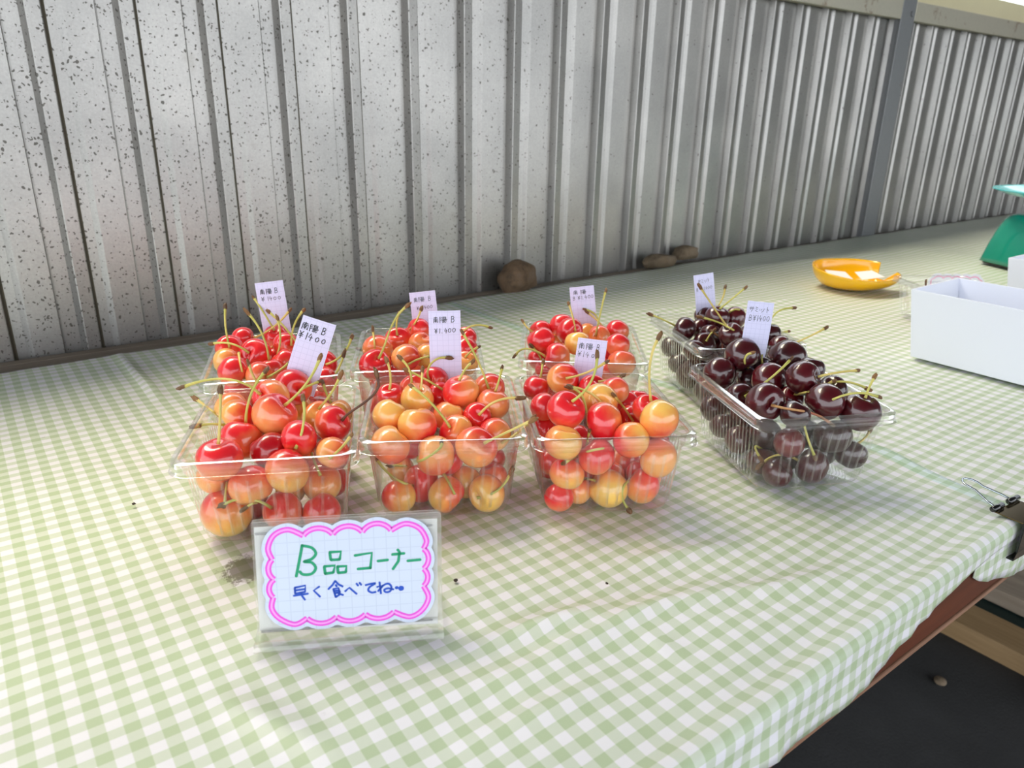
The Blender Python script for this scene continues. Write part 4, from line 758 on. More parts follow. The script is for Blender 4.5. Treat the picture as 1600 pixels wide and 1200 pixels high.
  (0,(0.2971,0.5407,0.7139),0.0130,(-0.32,0.57,0.76),(0.59,-0.43,0.68),0.54,0.69,[]),
  (0,(0.3073,0.5623,0.7132),0.0123,(0.85,-0.51,-0.15),(0.39,-0.37,0.84),0.57,0.66,[]),
  (0,(0.3089,0.5198,0.7134),0.0125,(0.26,0.21,0.94),(0.27,-0.12,0.95),0.73,0.64,[]),
  (0,(0.3303,0.5644,0.7131),0.0122,(0.9,0.44,-0.02),(0.46,-0.4,0.79),1.05,0.45,[]),
  (0,(0.3322,0.5236,0.7135),0.0126,(0.49,-0.16,0.86),(-0.09,-0.6,-0.79),0.52,0.83,[]),
  (0,(0.2642,0.5273,0.7133),0.0124,(0.38,0.58,0.72),(0.68,-0.69,0.23),0.83,0.86,[]),
  (0,(0.3456,0.5465,0.7137),0.0128,(0.71,-0.69,-0.14),(0.34,-0.08,0.94),0.64,0.33,[]),
  (0,(0.2851,0.5691,0.7133),0.0123,(0.7,0.46,0.55),(-0.08,0.13,0.99),0.93,0.52,[]),
  (0,(0.3153,0.4972,0.7133),0.0124,(0.75,-0.07,0.65),(0.32,-0.81,-0.49),0.83,0.73,[]),
  (0,(0.2743,0.5484,0.7134),0.0124,(0.82,0.47,0.33),(0.18,-0.75,-0.63),0.95,0.48,[]),
  (0,(0.3206,0.5437,0.713),0.0121,(0.26,0.6,0.76),(-0.67,0.46,0.58),0.50,0.45,[]),
  (0,(0.3488,0.5756,0.7208),0.0122,(0.09,0.89,0.45),(-0.39,-0.45,-0.8),0.93,0.58,[]),
 ],
 'C8': [
  (1,(0.3986,0.4872,0.7694),0.0118,(-0.29,0.49,0.82),(-0.02,0.09,1),0.90,0.80,[]),
  (1,(0.3963,0.4618,0.7616),0.0119,(-0.77,0.64,0.03),(-0.72,0.44,0.53),0.60,0.60,[[(0.3888,0.4681,0.7619),(0.3858,0.4701,0.7645),(0.382,0.4726,0.7669),(0.3789,0.4767,0.7681),(0.3756,0.4804,0.7681),(0.3723,0.4833,0.7665),(0.3694,0.485,0.7628)]]),
  (1,(0.4376,0.4937,0.7705),0.0117,(-0.12,-0.96,0.25),(0.1,0.06,0.99),1.00,0.70,[[(0.4364,0.4845,0.7729),(0.4362,0.4854,0.7771),(0.4358,0.4863,0.7812),(0.4365,0.4888,0.7847),(0.4372,0.4914,0.7882),(0.4377,0.494,0.7917),(0.438,0.4968,0.7951)]]),
  (1,(0.4454,0.5137,0.77),0.0110,(0.41,0.41,0.81),(0.05,0.12,0.99),0.95,0.80,[]),
  (1,(0.4238,0.4671,0.768),0.0110,(0.1,0.39,0.92),(0.82,-0.57,-0.07),0.10,0.10,[]),
  (1,(0.4475,0.5178,0.7503),0.0105,(-0.08,0.74,0.67),(0.77,-0.64,0.03),0.25,0.30,[]),
  (1,(0.4751,0.5096,0.7568),0.0109,(0.72,-0.55,0.42),(0.35,0.37,0.86),0.15,0.10,[[(0.4815,0.5047,0.7606),(0.4832,0.5045,0.7659),(0.4837,0.5049,0.7705),(0.4844,0.5073,0.7739),(0.4839,0.5103,0.7766),(0.4822,0.5138,0.7786),(0.4793,0.518,0.7799)]]),
  (1,(0.4727,0.49,0.7602),0.0102,(-0.91,-0.26,0.33),(0.29,0.36,0.89),0.40,0.60,[[(0.4651,0.4879,0.763),(0.4662,0.4876,0.7701),(0.4674,0.4873,0.7772),(0.4699,0.4884,0.7837),(0.4725,0.4894,0.7902),(0.4751,0.4905,0.7967),(0.4778,0.4914,0.8031)]]),
  (1,(0.4975,0.4916,0.7616),0.0108,(-0.48,0.11,-0.87),(-0.44,0.27,0.86),0.60,0.80,[[(0.4932,0.4926,0.7539),(0.4902,0.4948,0.7589),(0.487,0.4971,0.7636),(0.4849,0.5008,0.7676),(0.4826,0.5047,0.7714),(0.48,0.5086,0.7749),(0.4771,0.5126,0.7782)]]),
  (1,(0.449,0.4424,0.7684),0.0105,(0.36,0.66,0.65),(0.19,0.15,0.97),0.60,0.80,[]),
  (1,(0.4397,0.4271,0.7573),0.0119,(0.33,0.4,0.86),(0.27,0.35,0.89),0.40,0.80,[]),
  (1,(0.4616,0.4689,0.7519),0.0104,(0.23,0.01,0.97),(0.06,0.02,1),1.00,0.70,[]),
  (1,(0.4304,0.5267,0.763),0.0104,(-0.99,0.07,0.14),(0.08,0.1,0.99),0.90,0.80,[[(0.422,0.5273,0.7641),(0.4203,0.5283,0.7653),(0.4188,0.5293,0.7667),(0.4186,0.5317,0.7676),(0.4185,0.5341,0.7687),(0.4186,0.5365,0.7699),(0.4188,0.5388,0.7713)]]),
  (1,(0.4548,0.5355,0.755),0.0103,(0.43,0.81,0.39),(0.33,0.43,0.84),0.30,0.60,[]),
  (1,(0.3983,0.4762,0.7456),0.0111,(-0.6,0.07,0.8),(-0.06,0.05,1),0.80,0.80,[[(0.3929,0.4769,0.7529),(0.3923,0.4777,0.7556),(0.3915,0.4786,0.7583),(0.3917,0.4811,0.7601),(0.3888,0.4801,0.7633),(0.3871,0.481,0.7656),(0.3859,0.4829,0.7674)]]),
  (1,(0.4038,0.4952,0.7489),0.0099,(0.05,0.71,0.7),(0.09,0.08,0.99),0.80,0.80,[]),
  (1,(0.4577,0.4879,0.7475),0.0107,(0.69,0.41,0.59),(0.37,0.37,0.85),0.50,0.60,[]),
  (1,(0.4445,0.4627,0.7445),0.0105,(0.29,-0.1,0.95),(0.08,0.1,0.99),0.80,0.70,[]),
  (1,(0.4404,0.4432,0.7436),0.0105,(0.49,0.49,0.72),(0.16,0.15,0.98),0.50,0.80,[]),
  (0,(0.4571,0.4505,0.7137),0.0128,(0.34,0.8,0.5),(-0.37,-0.43,-0.82),0.60,0.77,[]),
  (0,(0.4358,0.4389,0.7139),0.0130,(-0.23,0.57,0.79),(-0.86,0.36,0.36),0.83,0.54,[]),
  (0,(0.4224,0.4754,0.7136),0.0127,(-0.05,0.53,0.85),(-0.88,0.46,-0.07),0.79,0.40,[]),
  (0,(0.4791,0.5111,0.7267),0.0122,(0.25,0.41,0.87),(0.19,0.06,0.98),0.76,0.39,[]),
  (0,(0.4631,0.5219,0.7136),0.0126,(0.27,0.2,0.94),(0.58,-0.73,0.36),0.76,0.33,[]),
  (0,(0.3975,0.4745,0.7139),0.0130,(-0.13,0.64,0.76),(-0.48,0.31,0.82),0.83,0.77,[]),
  (0,(0.465,0.4983,0.7133),0.0124,(0.31,0.71,0.63),(-0.75,0.47,0.46),0.74,0.72,[]),
  (0,(0.4322,0.4585,0.7267),0.0122,(0.57,0.82,-0.01),(-0.98,0.22,0.03),0.66,0.32,[]),
  (0,(0.4299,0.5173,0.7135),0.0126,(-0.34,0.23,0.91),(-0.24,-0.6,-0.77),1.09,0.50,[]),
  (0,(0.4168,0.483,0.7353),0.0125,(-0.13,0.49,0.86),(-0.23,0.29,0.93),0.61,0.31,[]),
  (0,(0.4415,0.4966,0.7134),0.0125,(0.62,0.16,0.77),(-0.2,0.41,0.89),0.72,0.77,[]),
  (0,(0.4146,0.4533,0.713),0.0121,(0.61,0.48,0.62),(-0.14,0.3,0.94),1.03,0.78,[]),
  (0,(0.4443,0.5356,0.713),0.0121,(-0.47,0.72,0.52),(0.54,-0.79,-0.29),1.08,0.41,[]),
  (0,(0.4724,0.4684,0.7131),0.0122,(-0.09,0.81,0.58),(-0.59,0.45,0.67),0.51,0.80,[]),
 ],
}
TUBS = {'C1': (0.1504, 0.4612, -0.4730), 'C2': (0.2572, 0.4216, -0.5456), 'C3': (0.3514, 0.3621, -0.5233), 'C4': (0.4973, 0.3053, -0.4398), 'C5': (0.5917, 0.4382, -0.4284), 'C6': (0.1999, 0.5962, -0.3959), 'C7': (0.3102, 0.5487, -0.5370), 'C8': (0.4437, 0.4840, -0.6837)}
TAGS = {
 'C1': ((0.1899,0.5008,0.8203),(0.2095,0.4896,0.8122),(0.1941,0.4917,0.7695),(0.1739,0.5034,0.7795)),
 'C6': ((0.206,0.6546,0.8122),(0.2283,0.6455,0.8143),(0.2294,0.6388,0.7662),(0.2072,0.6481,0.7663)),
 'C2': ((0.2768,0.4738,0.8168),(0.2975,0.4613,0.8172),(0.2948,0.4555,0.7642),(0.2748,0.4688,0.7726)),
 'C7': ((0.3305,0.6002,0.7988),(0.3514,0.5881,0.8012),(0.3526,0.5827,0.7673),(0.3313,0.5955,0.7687)),
 'C3': ((0.3729,0.4102,0.7964),(0.3929,0.3982,0.7932),(0.386,0.3979,0.7625),(0.3672,0.4098,0.7699)),
 'C8': ((0.4698,0.5334,0.7999),(0.4882,0.5189,0.803),(0.4859,0.5146,0.7633),(0.4674,0.53,0.7654)),
 'C4': ((0.5132,0.3607,0.8174),(0.5346,0.3502,0.8146),(0.5234,0.3503,0.776),(0.5006,0.3616,0.7801)),
 'C5': ((0.5994,0.4901,0.8052),(0.6194,0.4814,0.8079),(0.6202,0.4754,0.7655),(0.5985,0.4845,0.7597)),
}
SIGN_ORIGIN=(0.0874,0.3288,0.7); SIGN_ANGLE=-0.4965
GREEN_STROKES=[[(24.4,49.9),(22.5,41.5),(20.6,33.4)],[(24.3,49.6),(29.0,48.2),(30.9,45.0),(28.7,42.2),(24.8,41.0),(28.6,40.3),(30.5,37.2),(28.3,34.3),(24.1,34.2),(22.5,35.9)],[(37.9,44.9),(38.2,41.2)],[(37.8,45.2),(43.5,45.2),(42.7,41.2)],[(38.4,41.0),(42.7,41.0)],[(34.8,37.6),(35.1,33.8)],[(34.8,37.8),(40.1,37.9),(39.2,34.3)],[(35.1,33.8),(39.2,34.2)],[(41.4,37.2),(41.6,33.8)],[(41.4,37.3),(45.9,37.2),(45.5,34.2)],[(41.6,33.8),(45.5,34.0)],[(50.4,42.6),(59.1,43.5),(58.0,35.3)],[(51.6,35.2),(58.2,35.4)],[(61.9,38.8),(67.1,39.1)],[(69.4,41.9),(75.6,42.1)],[(72.3,44.3),(73.2,43.0),(72.5,38.1),(69.5,33.9)],[(77.2,37.9),(83.9,38.1)]]
BLUE_STROKES=[[(19.5,27.4),(19.6,24.2)],[(19.5,27.4),(24.9,28.2),(24.5,24.8)],[(19.7,25.9),(24.6,26.3)],[(19.8,24.2),(24.5,24.8)],[(18.8,23.1),(26.0,23.7)],[(22.6,24.5),(23.0,22.6),(24.3,20.5)],[(31.8,27.1),(28.9,25.2),(31.9,21.6)],[(39.9,29.6),(38.5,27.5),(36.3,25.4)],[(39.9,29.6),(41.4,27.7),(43.6,26.3)],[(40.1,27.4),(40.6,26.5)],[(38.8,25.2),(39.8,20.8)],[(38.8,25.2),(41.4,25.6),(42.0,23.3)],[(39.1,24.1),(41.8,24.4)],[(39.2,22.9),(42.0,23.3)],[(39.8,20.8),(41.8,22.0)],[(41.0,22.9),(43.6,21.6)],[(44.7,23.6),(46.9,25.4),(50.5,21.7)],[(50.6,27.4),(51.4,26.2)],[(52.2,27.7),(53.0,26.5)],[(55.2,26.2),(60.2,26.9),(57.3,25.0),(56.5,23.2),(58.2,21.9),(60.3,22.1)],[(62.4,27.3),(62.9,21.0)],[(61.1,24.7),(64.1,25.7),(61.5,22.4)],[(62.6,23.5),(64.5,25.5),(67.0,26.1),(68.4,24.2),(67.6,21.9),(65.4,21.6),(64.7,22.9),(66.6,23.6),(69.4,22.8)]]
SCALLOP=[[(9.2,43.1),(7.5,49.2),(10.8,56.0),(17.8,58.5),(25.2,54.9)],[(25.2,54.9),(32.3,58.4),(39.8,54.7)],[(39.8,54.7),(47.3,58.6),(54.7,55.0)],[(54.7,55.0),(62.5,59.1),(69.3,55.0)],[(69.3,55.0),(76.7,58.1),(83.8,55.2),(87.3,48.5),(85.7,43.9)],[(85.7,43.9),(88.1,38.2),(85.4,33.0)],[(85.4,33.0),(87.4,27.8),(85.1,23.5)],[(85.1,23.5),(87.5,17.0),(84.0,10.2),(77.3,7.0),(69.2,10.4)],[(69.2,10.4),(62.0,7.3),(54.5,10.2)],[(54.5,10.2),(47.2,7.1),(39.7,10.0)],[(39.7,10.0),(32.3,7.0),(24.9,10.3)],[(24.9,10.3),(18.6,7.5),(11.1,11.4),(7.6,17.0),(8.6,22.9)],[(8.6,22.9),(6.8,27.6),(9.6,32.5)],[(9.6,32.5),(7.0,38.1),(9.2,43.1)]]
RULES=[[(1.6,57.3),(7.8,57.2)],[(1.6,56.6),(7.4,56.5)],[(87.8,56.5),(90.5,56.7)],[(87.8,55.9),(90.5,56.0)],[(1.7,4.9),(89.3,4.4)],[(1.6,4.3),(89.3,3.8)]]
INSERT=[(0.6, 59.6), (93.3, 58.8), (92.2, 0.5), (0.4, 3.7)]


# ------------------------------------------------------------------ clear tubs
def rrect(hw, hd, r, n_c, n_w, n_d):
    """points with outward normals round a rounded rectangle; straight runs are subdivided for the flutes"""
    pts = []
    def corner(cx, cy, a0):
        for i in range(n_c+1):
            a = a0+math.pi/2*i/n_c; pts.append((cx+r*math.cos(a), cy+r*math.sin(a), math.cos(a), math.sin(a), 0.0))
    def run(x0, y0, x1, y1, nx, ny, k):
        for i in range(1, k):
            t = i/k; pts.append((x0+(x1-x0)*t, y0+(y1-y0)*t, nx, ny, t))
    corner(hw-r, hd-r, 0); run(hw-r, hd, -hw+r, hd, 0, 1, n_w)
    corner(-hw+r, hd-r, math.pi/2); run(-hw, hd-r, -hw, -hd+r, -1, 0, n_d)
    corner(-hw+r, -hd+r, math.pi); run(-hw+r, -hd, hw-r, -hd, 0, -1, n_w)
    corner(hw-r, -hd+r, 1.5*math.pi); run(hw, -hd+r, hw, hd-r, 1, 0, n_d)
    return pts

def tub_meshes(H=0.062, bw=0.0430, bd=0.0530, rw=0.0492, rd=0.0592, fl_w=10, fl_d=18):
    nw, nd, nc = fl_w*8, fl_d*8, 6
    loops = []
    def loop(hw, hd, r, z, amp):
        L = []
        for x, y, nx, ny, t in rrect(hw, hd, r, nc, nw, nd):
            k = fl_w if abs(ny) > 0.5 and t > 0 else fl_d
            ph = (t*k) % 1.0
            # narrow outward flutes between flat strips
            d = amp*max(0.0, 1-abs(ph-0.5)/0.25) if t > 0 else 0.0
            L.append((x+nx*d, y+ny*d, z))
        loops.append(L)
    for s, z in ((0.90, 0.0006), (0.955, 0.0014), (0.985, 0.0035), (1.0, 0.0065)):
        loop(bw*s+0.0, bd*s, 0.0105, z, 0.0)
    def at(z):
        q = z/H; return bw+(rw-bw)*q, bd+(rd-bd)*q
    for z, amp in ((0.009, 0.0013), (0.022, 0.0013), (0.036, 0.0013), (0.047, 0.0013), (0.0505, 0.0)):
        a, b = at(z); loop(a, b, 0.0105, z, amp)
    a, b = at(0.0515); loop(a+0.0012, b+0.0012, 0.0108, 0.0518, 0.0); loop(a+0.0016, b+0.0016, 0.0110, 0.0585, 0.0)
    n = len(loops[0]); vs = [p for L in loops for p in L]
    fs = [(j*n+i, j*n+(i+1) % n, (j+1)*n+(i+1) % n, (j+1)*n+i) for j in range(len(loops)-1) for i in range(n)]
    c = len(vs); vs.append((0, 0, 0.0006)); fs += [(c, (i+1) % n, i) for i in range(n)]
    flu = []
    for x, y, nx, ny, t in rrect(bw, bd, 0.0105, nc, nw, nd):
        ph = (t*(fl_w if abs(ny) > 0.5 else fl_d)) % 1.0
        flu.append(t > 0 and abs(ph-0.5) < 0.16)
    fmi = [1 if (4 <= j <= 6 and flu[i] and flu[(i+1) % n]) else 0 for j in range(len(loops)-1) for i in range(n)]+[0]*n
    body = mesh('tub_body', vs, fs, None, True, None, [M['tub'], M['flute']], fmi)
    # flange: bead at the mouth, flat ledge, downturned skirt
    loops = []
    a, b = at(0.0515); a += 0.0016; b += 0.0016
    prof = [(0.0, 0.0585), (0.0002, 0.0608), (0.0010, 0.0622), (0.0020, 0.0624), (0.0030, 0.0617), (0.0044, 0.0615), (0.0050, 0.0608), (0.0053, 0.0575), (0.0056, 0.0548), (0.0064, 0.0546)]
    for d, z in prof:
        loops.append([(x, y, z) for x, y, *_ in rrect(a+d, b+d, 0.0095+d*0.6, nc, 8, 8)])
    n = len(loops[0]); vs = [p for L in loops for p in L]
    fs = [(j*n+i, j*n+(i+1) % n, (j+1)*n+(i+1) % n, (j+1)*n+i) for j in range(len(loops)-1) for i in range(n)]
    return body, mesh('rim_flange', vs, fs, M['rim'], True)

TUB_NAMES = {'C1': 'front left tub', 'C2': 'front middle tub', 'C3': 'third front tub', 'C4': 'front dark tub',
             'C5': 'back dark tub', 'C6': 'back left tub', 'C7': 'back middle tub', 'C8': 'third back tub'}
TUB_LABELS = {'C1': 'clear fluted plastic tub of blush cherries right behind the handwritten sign',
              'C2': 'clear fluted plastic tub of blush cherries, second from left in the front row',
              'C3': 'clear fluted plastic tub of blush cherries, third from left in the front row',
              'C4': 'clear fluted plastic tub heaped with dark cherries, rightmost of the front row',
              'C5': 'clear fluted plastic tub of dark cherries, rightmost of the back row',
              'C6': 'clear fluted plastic tub of red cherries, leftmost of the back row',
              'C7': 'clear fluted plastic tub of blush cherries, second from left in the back row',
              'C8': 'clear fluted plastic tub of blush cherries, third from left in the back row'}
body_me, rim_me = tub_meshes()
TZ = T + 0.0006
for k, (cx, cy, th) in TUBS.items():
    e = tag(empty('plastic_tub', (cx, cy, TZ), th), TUB_LABELS[k], 'tub', 'clear tubs of cherries')
    link('tub_body', body_me, e); link('rim_flange', rim_me, e)

# ------------------------------------------------------------------ cherries
def cherry_mesh(seed):
    rng = random.Random(seed); nu, nv = 28, 18
    sq = rng.uniform(0.93, 1.0); wide = rng.uniform(1.0, 1.06); ph = rng.uniform(0, 6)
    vs = [(0, 0, 0)]*2; vs = []
    def pt(th, a):
        x, y, z = math.sin(th)*math.cos(a), math.sin(th)*math.sin(a), math.cos(th)
        r = 1.0
        r -= 0.30*math.exp(-((x/0.52)**2+(y/0.30)**2)) if z > 0 else 0.05*math.exp(-((x/0.3)**2+(y/0.3)**2))
        r -= 0.030*math.exp(-(x/0.10)**2)*max(0.0, -y)           # suture line down one side
        r += 0.05*math.exp(-((abs(x)-0.62)/0.35)**2)*max(0.0, z)    # shoulders
        r *= 1+0.012*math.sin(2*a+ph)
        return (x*r*wide, y*r*0.98, z*r*sq)
    vs.append(pt(0.0001, 0))
    for i in range(1, nv):
        for j in range(nu): vs.append(pt(math.pi*i/nv, 2*math.pi*j/nu))
    vs.append(pt(math.pi-0.0001, 0))
    fs = [(0, 1+j, 1+(j+1) % nu) for j in range(nu)]
    for i in range(nv-2):
        for j in range(nu): fs.append((1+i*nu+j, 1+(i+1)*nu+j, 1+(i+1)*nu+(j+1) % nu, 1+i*nu+(j+1) % nu))
    l = len(vs)-1; b = 1+(nv-2)*nu
    fs += [(l, b+(j+1) % nu, b+j) for j in range(nu)]
    return vs, fs
CH = {}
for kind in ('cherry', 'dark'):
    CH[kind] = []
    for s in range(5):
        vv, ff = cherry_mesh(s+1); CH[kind].append(mesh('cherry', vv, ff, M[kind], True))

def knob_mesh(mat, seed):
    rng = random.Random(seed); bm = bmesh.new()
    bmesh.ops.create_icosphere(bm, subdivisions=2, radius=1.0)
    for v in bm.verts:
        k = 1+0.35*noise.noise(v.co*1.7+Vector((seed*3.1, 0, 0)))
        v.co = Vector((v.co.x*0.8*k, v.co.y*0.8*k, v.co.z*1.5*k + 0.5))
    me = bpy.data.meshes.new('stem_end'); bm.to_mesh(me); bm.free(); me.materials.append(mat); return me
KNOBS = [knob_mesh(M['knob'], s) for s in range(4)]

def stem_parts(pts, mat, parent, kn, rnd, r=0.00082):
    inv = parent.matrix_basis.inverted()
    pts = [Vector(p) for p in pts]
    # denser centre line
    fine = []
    for i in range(len(pts)-1):
        p0 = pts[max(i-1, 0)]; p1 = pts[i]; p2 = pts[i+1]; p3 = pts[min(i+2, len(pts)-1)]
        for q in (0, 0.5):
            fine.append(0.5*((2*p1)+(p2-p0)*q+(2*p0-5*p1+4*p2-p3)*q*q+(3*p1-p0-3*p2+p3)*q**3))
    fine.append(pts[-1]); K = len(fine)
    rs = [r*(1.0+0.5*math.exp(-i/1.3)+0.55*math.exp(-(K-1-i)/1.5)) for i in range(K)]
    mb = MB(); mb.tube([inv @ p for p in fine], [q*inv.to_scale().x for q in rs], 7)
    st = mb.build('stem', mat, parent, True)
    d = (fine[-1]-fine[-2]).normalized(); sc = rnd.uniform(0.0016, 0.0023)
    kb = link('stem_end', KNOBS[kn % 4], st)
    kb.matrix_local = inv @ Matrix.LocRotScale(fine[-1], d.to_track_quat('Z', 'Y'), Vector((sc, sc, sc*rnd.uniform(0.9, 1.5))))
    return st

ROWS = ['lowest', 'second lowest', 'third lowest', 'fourth lowest', 'fifth lowest', 'sixth lowest', 'seventh lowest', 'top']
NTH = 'first second third fourth fifth sixth seventh eighth ninth tenth eleventh twelfth thirteenth fourteenth fifteenth sixteenth'.split()
cam_inv = cam.matrix_world.inverted()
def px_of(p):
    q = cam_inv @ Vector(p); return (800+1160.334*q.x/-q.z, 600-1160.334*q.y/-q.z)
def looks(dark, bl, tone):
    if dark: return 'wine red' if bl > 0.55 else ('blackish' if bl < 0.25 else 'dark red')
    if bl > 0.97: return 'deep red'
    if bl > 0.72: return 'red'
    if bl > 0.42: return 'red and yellow' if tone < 0.45 else 'red and orange'
    return 'yellow' if tone < 0.25 else ('orange yellow' if tone < 0.5 else 'orange')
cnt = 0
for k, rows in CHERRY_DATA.items():
    dark = k in ('C4', 'C5'); kind = 'dark' if dark else 'cherry'
    vis = [(i, px_of(r[1])) for i, r in enumerate(rows) if r[0]]
    vis.sort(key=lambda a: -a[1][1]); names = {}
    per = 4 if len(vis) > 18 else 3
    for ri in range(0, len(vis), per):
        chunk = sorted(vis[ri:ri+per], key=lambda a: a[1][0]); row = ri//per
        last = (len(vis)-1)//per
        rn = 'top' if row == last else ROWS[row]
        for j, (i, _) in enumerate(chunk): names[i] = (rn, NTH[j])
    hid = sorted([i for i, r in enumerate(rows) if not r[0]], key=lambda i: px_of(rows[i][1])[0])
    for i, (v, loc, r, ax, red, bl, tone, stems) in enumerate(rows):
        rnd = random.Random(cnt*7+3); cnt += 1
        o = bpy.data.objects.new('cherry', CH[kind][cnt % 5]); COL.objects.link(o)
        az = Vector(ax).normalized(); q = az.to_track_quat('Z', 'Y') @ Quaternion((0, 0, 1), rnd.uniform(0, 6.283))
        o.matrix_basis = Matrix.LocRotScale(Vector(loc)+Vector((0, 0, 0.0006)), q, Vector((r, r, r))*1.03)
        lr = q.inverted() @ Vector(red).normalized()
        o['red_dir'] = [lr.x, lr.y, lr.z]; o['blush'] = float(bl); o['tone'] = float(tone)
        look = looks(dark, bl, tone)
        if i in names:
            rn, nt = names[i]
            lab = '%s cherry%s, %s from left, %s row, %s' % (look, ' with stem' if stems else '', nt, rn, TUB_NAMES[k])
            tag(o, lab, 'cherry', 'cherries in the ' + TUB_NAMES[k])
        else:
            tag(o, '%s cherry mostly hidden under others, %s such from left, %s' % (look, NTH[hid.index(i)], TUB_NAMES[k]), 'cherry', 'cherries in the ' + TUB_NAMES[k])
        for si, pts in enumerate(stems):
            mt = M['stem'] if rnd.random() < 0.6 else M['stem2']
            if k == 'C1' and i == 11: mt = M['stem_brown']
            if k == 'C4' and i == 5: mt = M['stem_pink']
            if k == 'C5' and i == 8: mt = M['stem_pink']
            stem_parts(pts, mt, o, cnt+si, rnd)

# ------------------------------------------------------------------ handwriting
GL = {
 '南': [[(.18,.86),(.82,.86)],[(.5,1.02),(.48,.68)],[(.14,0),(.16,.68)],[(.14,.68),(.88,.66),(.88,.04),(.76,.1)],[(.38,.6),(.44,.5)],[(.64,.6),(.57,.5)],[(.3,.44),(.72,.44)],[(.28,.26),(.72,.26)],[(.5,.46),(.5,.04)]],
 '陽': [[(.1,-.02),(.08,.95)],[(.08,.95),(.34,.92),(.2,.64),(.34,.46),(.18,.36)],[(.48,.95),(.48,.6)],[(.48,.95),(.88,.95),(.87,.6)],[(.48,.78),(.88,.78)],[(.48,.62),(.88,.62)],[(.4,.48),(1.02,.48)],[(.54,.48),(.38,.22)],[(.48,.34),(.94,.34),(.84,0),(.74,.06)],[(.64,.33),(.42,.02)],[(.8,.33),(.58,.02)]],
 'B': [[(.22,1),(.12,0)],[(.22,.98),(.6,.98),(.74,.8),(.62,.6),(.3,.54)],[(.3,.54),(.66,.5),(.78,.28),(.6,.06),(.12,.02)]],
 '¥': [[(.1,1),(.48,.58)],[(.88,1.02),(.48,.58),(.44,-.06)],[(.12,.52),(.88,.54)],[(.1,.28),(.86,.3)]],
 '1': [[(.56,1),(.42,0)]],
 '4': [[(.5,1),(.1,.42),(.92,.46)],[(.66,.72),(.56,-.04)]],
 '0': [[(.5,.92),(.18,.72),(.12,.36),(.36,.08),(.68,.14),(.86,.5),(.76,.84),(.5,.92)]],
 'o': [[(.5,.74),(.2,.56),(.14,.3),(.36,.08),(.68,.14),(.84,.42),(.74,.66),(.5,.74)]],
 '.': [[(.4,.1),(.52,.02)]],
 'サ': [[(.04,.68),(.96,.72)],[(.3,.98),(.28,.36)],[(.72,1),(.7,.5),(.46,.0)]],
 'ミ': [[(.22,.95),(.78,.84)],[(.24,.62),(.72,.5)],[(.14,.3),(.82,.08)]],
 'ッ': [[(.1,.55),(.2,.34)],[(.42,.6),(.5,.4)],[(.92,.72),(.78,.3),(.48,.0)]],
 'ト': [[(.35,1.05),(.33,0)],[(.38,.62),(.82,.42)]],
}
# lines: (characters with left edge in mm, width, top in mm, height, drift per mm, pen width)
TAG_TEXT = {
 'C1': [([('南',.8,5.4),('陽',6.6,6.4),('B',15.4,3.6)],4.4,5.2,0.0,.62),([('¥',.8,3.4),('1',5.6,2),('4',7.6,3.4),('o',12.6,3.4),('o',17.2,3.4)],11.2,5.0,0.0,.62)],
 'C6': [([('南',3.0,4.2),('陽',8.2,5.0),('B',15.4,3.4)],6.0,4.6,0.0,.5),([('¥',3.2,3.0),('1',8.4,1.6),('4',9.8,3.0),('o',13.4,3.2),('o',17.2,3.0)],12.8,3.8,0.0,.38)],
 'C2': [([('南',3.4,4.0),('陽',8.0,5.8),('B',16.6,3.4)],4.6,4.6,.02,.45),([('¥',4.2,2.4),('1',7.4,1.6),('.',9.2,1.4),('4',11.4,2.6),('0',14.2,2.8),('0',17.4,3.0)],13.6,3.6,.03,.42)],
 'C7': [([('南',3.4,3.6),('陽',7.6,5.8),('B',16.6,3.0)],5.0,4.4,.02,.4),([('¥',5.2,2.2),('1',8.6,1.4),('.',10.0,1.2),('4',11.8,2.6),('0',14.8,2.4),('0',17.6,2.6)],13.6,3.2,.03,.36)],
 'C3': [([('南',1.2,4.8),('陽',7.0,5.6),('B',15.6,3.0)],3.6,4.8,0.0,.42),([('¥',1.0,3.6),('1',5.4,1.6),('4',7.4,3.4),('o',12.4,2.8),('o',16.4,2.8)],10.4,4.2,0.0,.34)],
 'C8': [([('南',3.2,4.6),('陽',10.4,5.4)],3.2,4.2,0.0,.42),([('B',2.4,2.6),('¥',7.2,2.6),('1',10.6,1.4),('.',12.0,1.2),('4',13.8,2.8),('0',17.2,2.6),('0',20.2,2.6)],9.2,3.6,0.03,.36)],
 'C4': [([('サ',2.0,4.2),('ミ',7.0,3.0),('ッ',10.6,5.2),('ト',17.0,3.2)],4.6,4.2,0.02,.38),([('B',2.6,3.2),('¥',6.2,3.2),('1',9.8,1.6),('4',11.4,3.2),('0',15.2,2.8),('0',18.6,3.2)],11.4,4.8,0.02,.36)],
 'C5': [([('サ',4.6,3.0),('ミ',8.4,2.4),('ッ',11.2,3.8),('ト',15.8,2.6)],5.4,3.8,0.03,.3),([('B',2.0,2.2),('¥',6.6,2.6),('1',10.4,1.4),('.',11.6,1.2),('4',12.6,2.6),('0',15.6,2.4),('0',18.4,2.6)],13.6,3.4,.05,.3)]}
TAG_LABEL = {'C1': 'tilted lavender price card with bold ¥1400, standing in front left tub', 'C6': 'lavender price card with ¥1400 standing in the back left tub near the wall',
 'C2': 'tall upright lavender price card with ¥1.400 standing in front middle tub', 'C7': 'pinkish price card with ¥1.400 half hidden behind the front middle card',
 'C3': 'low tilted lavender price card with ¥1400 behind third front tub', 'C8': 'pinkish price card with B ¥1.400 in the third tub of back row',
 'C4': 'pale blue tilted price card with B¥1400 behind the front dark cherries', 'C5': 'pale blue upright price card with B ¥1.400 at back of dark cherries'}
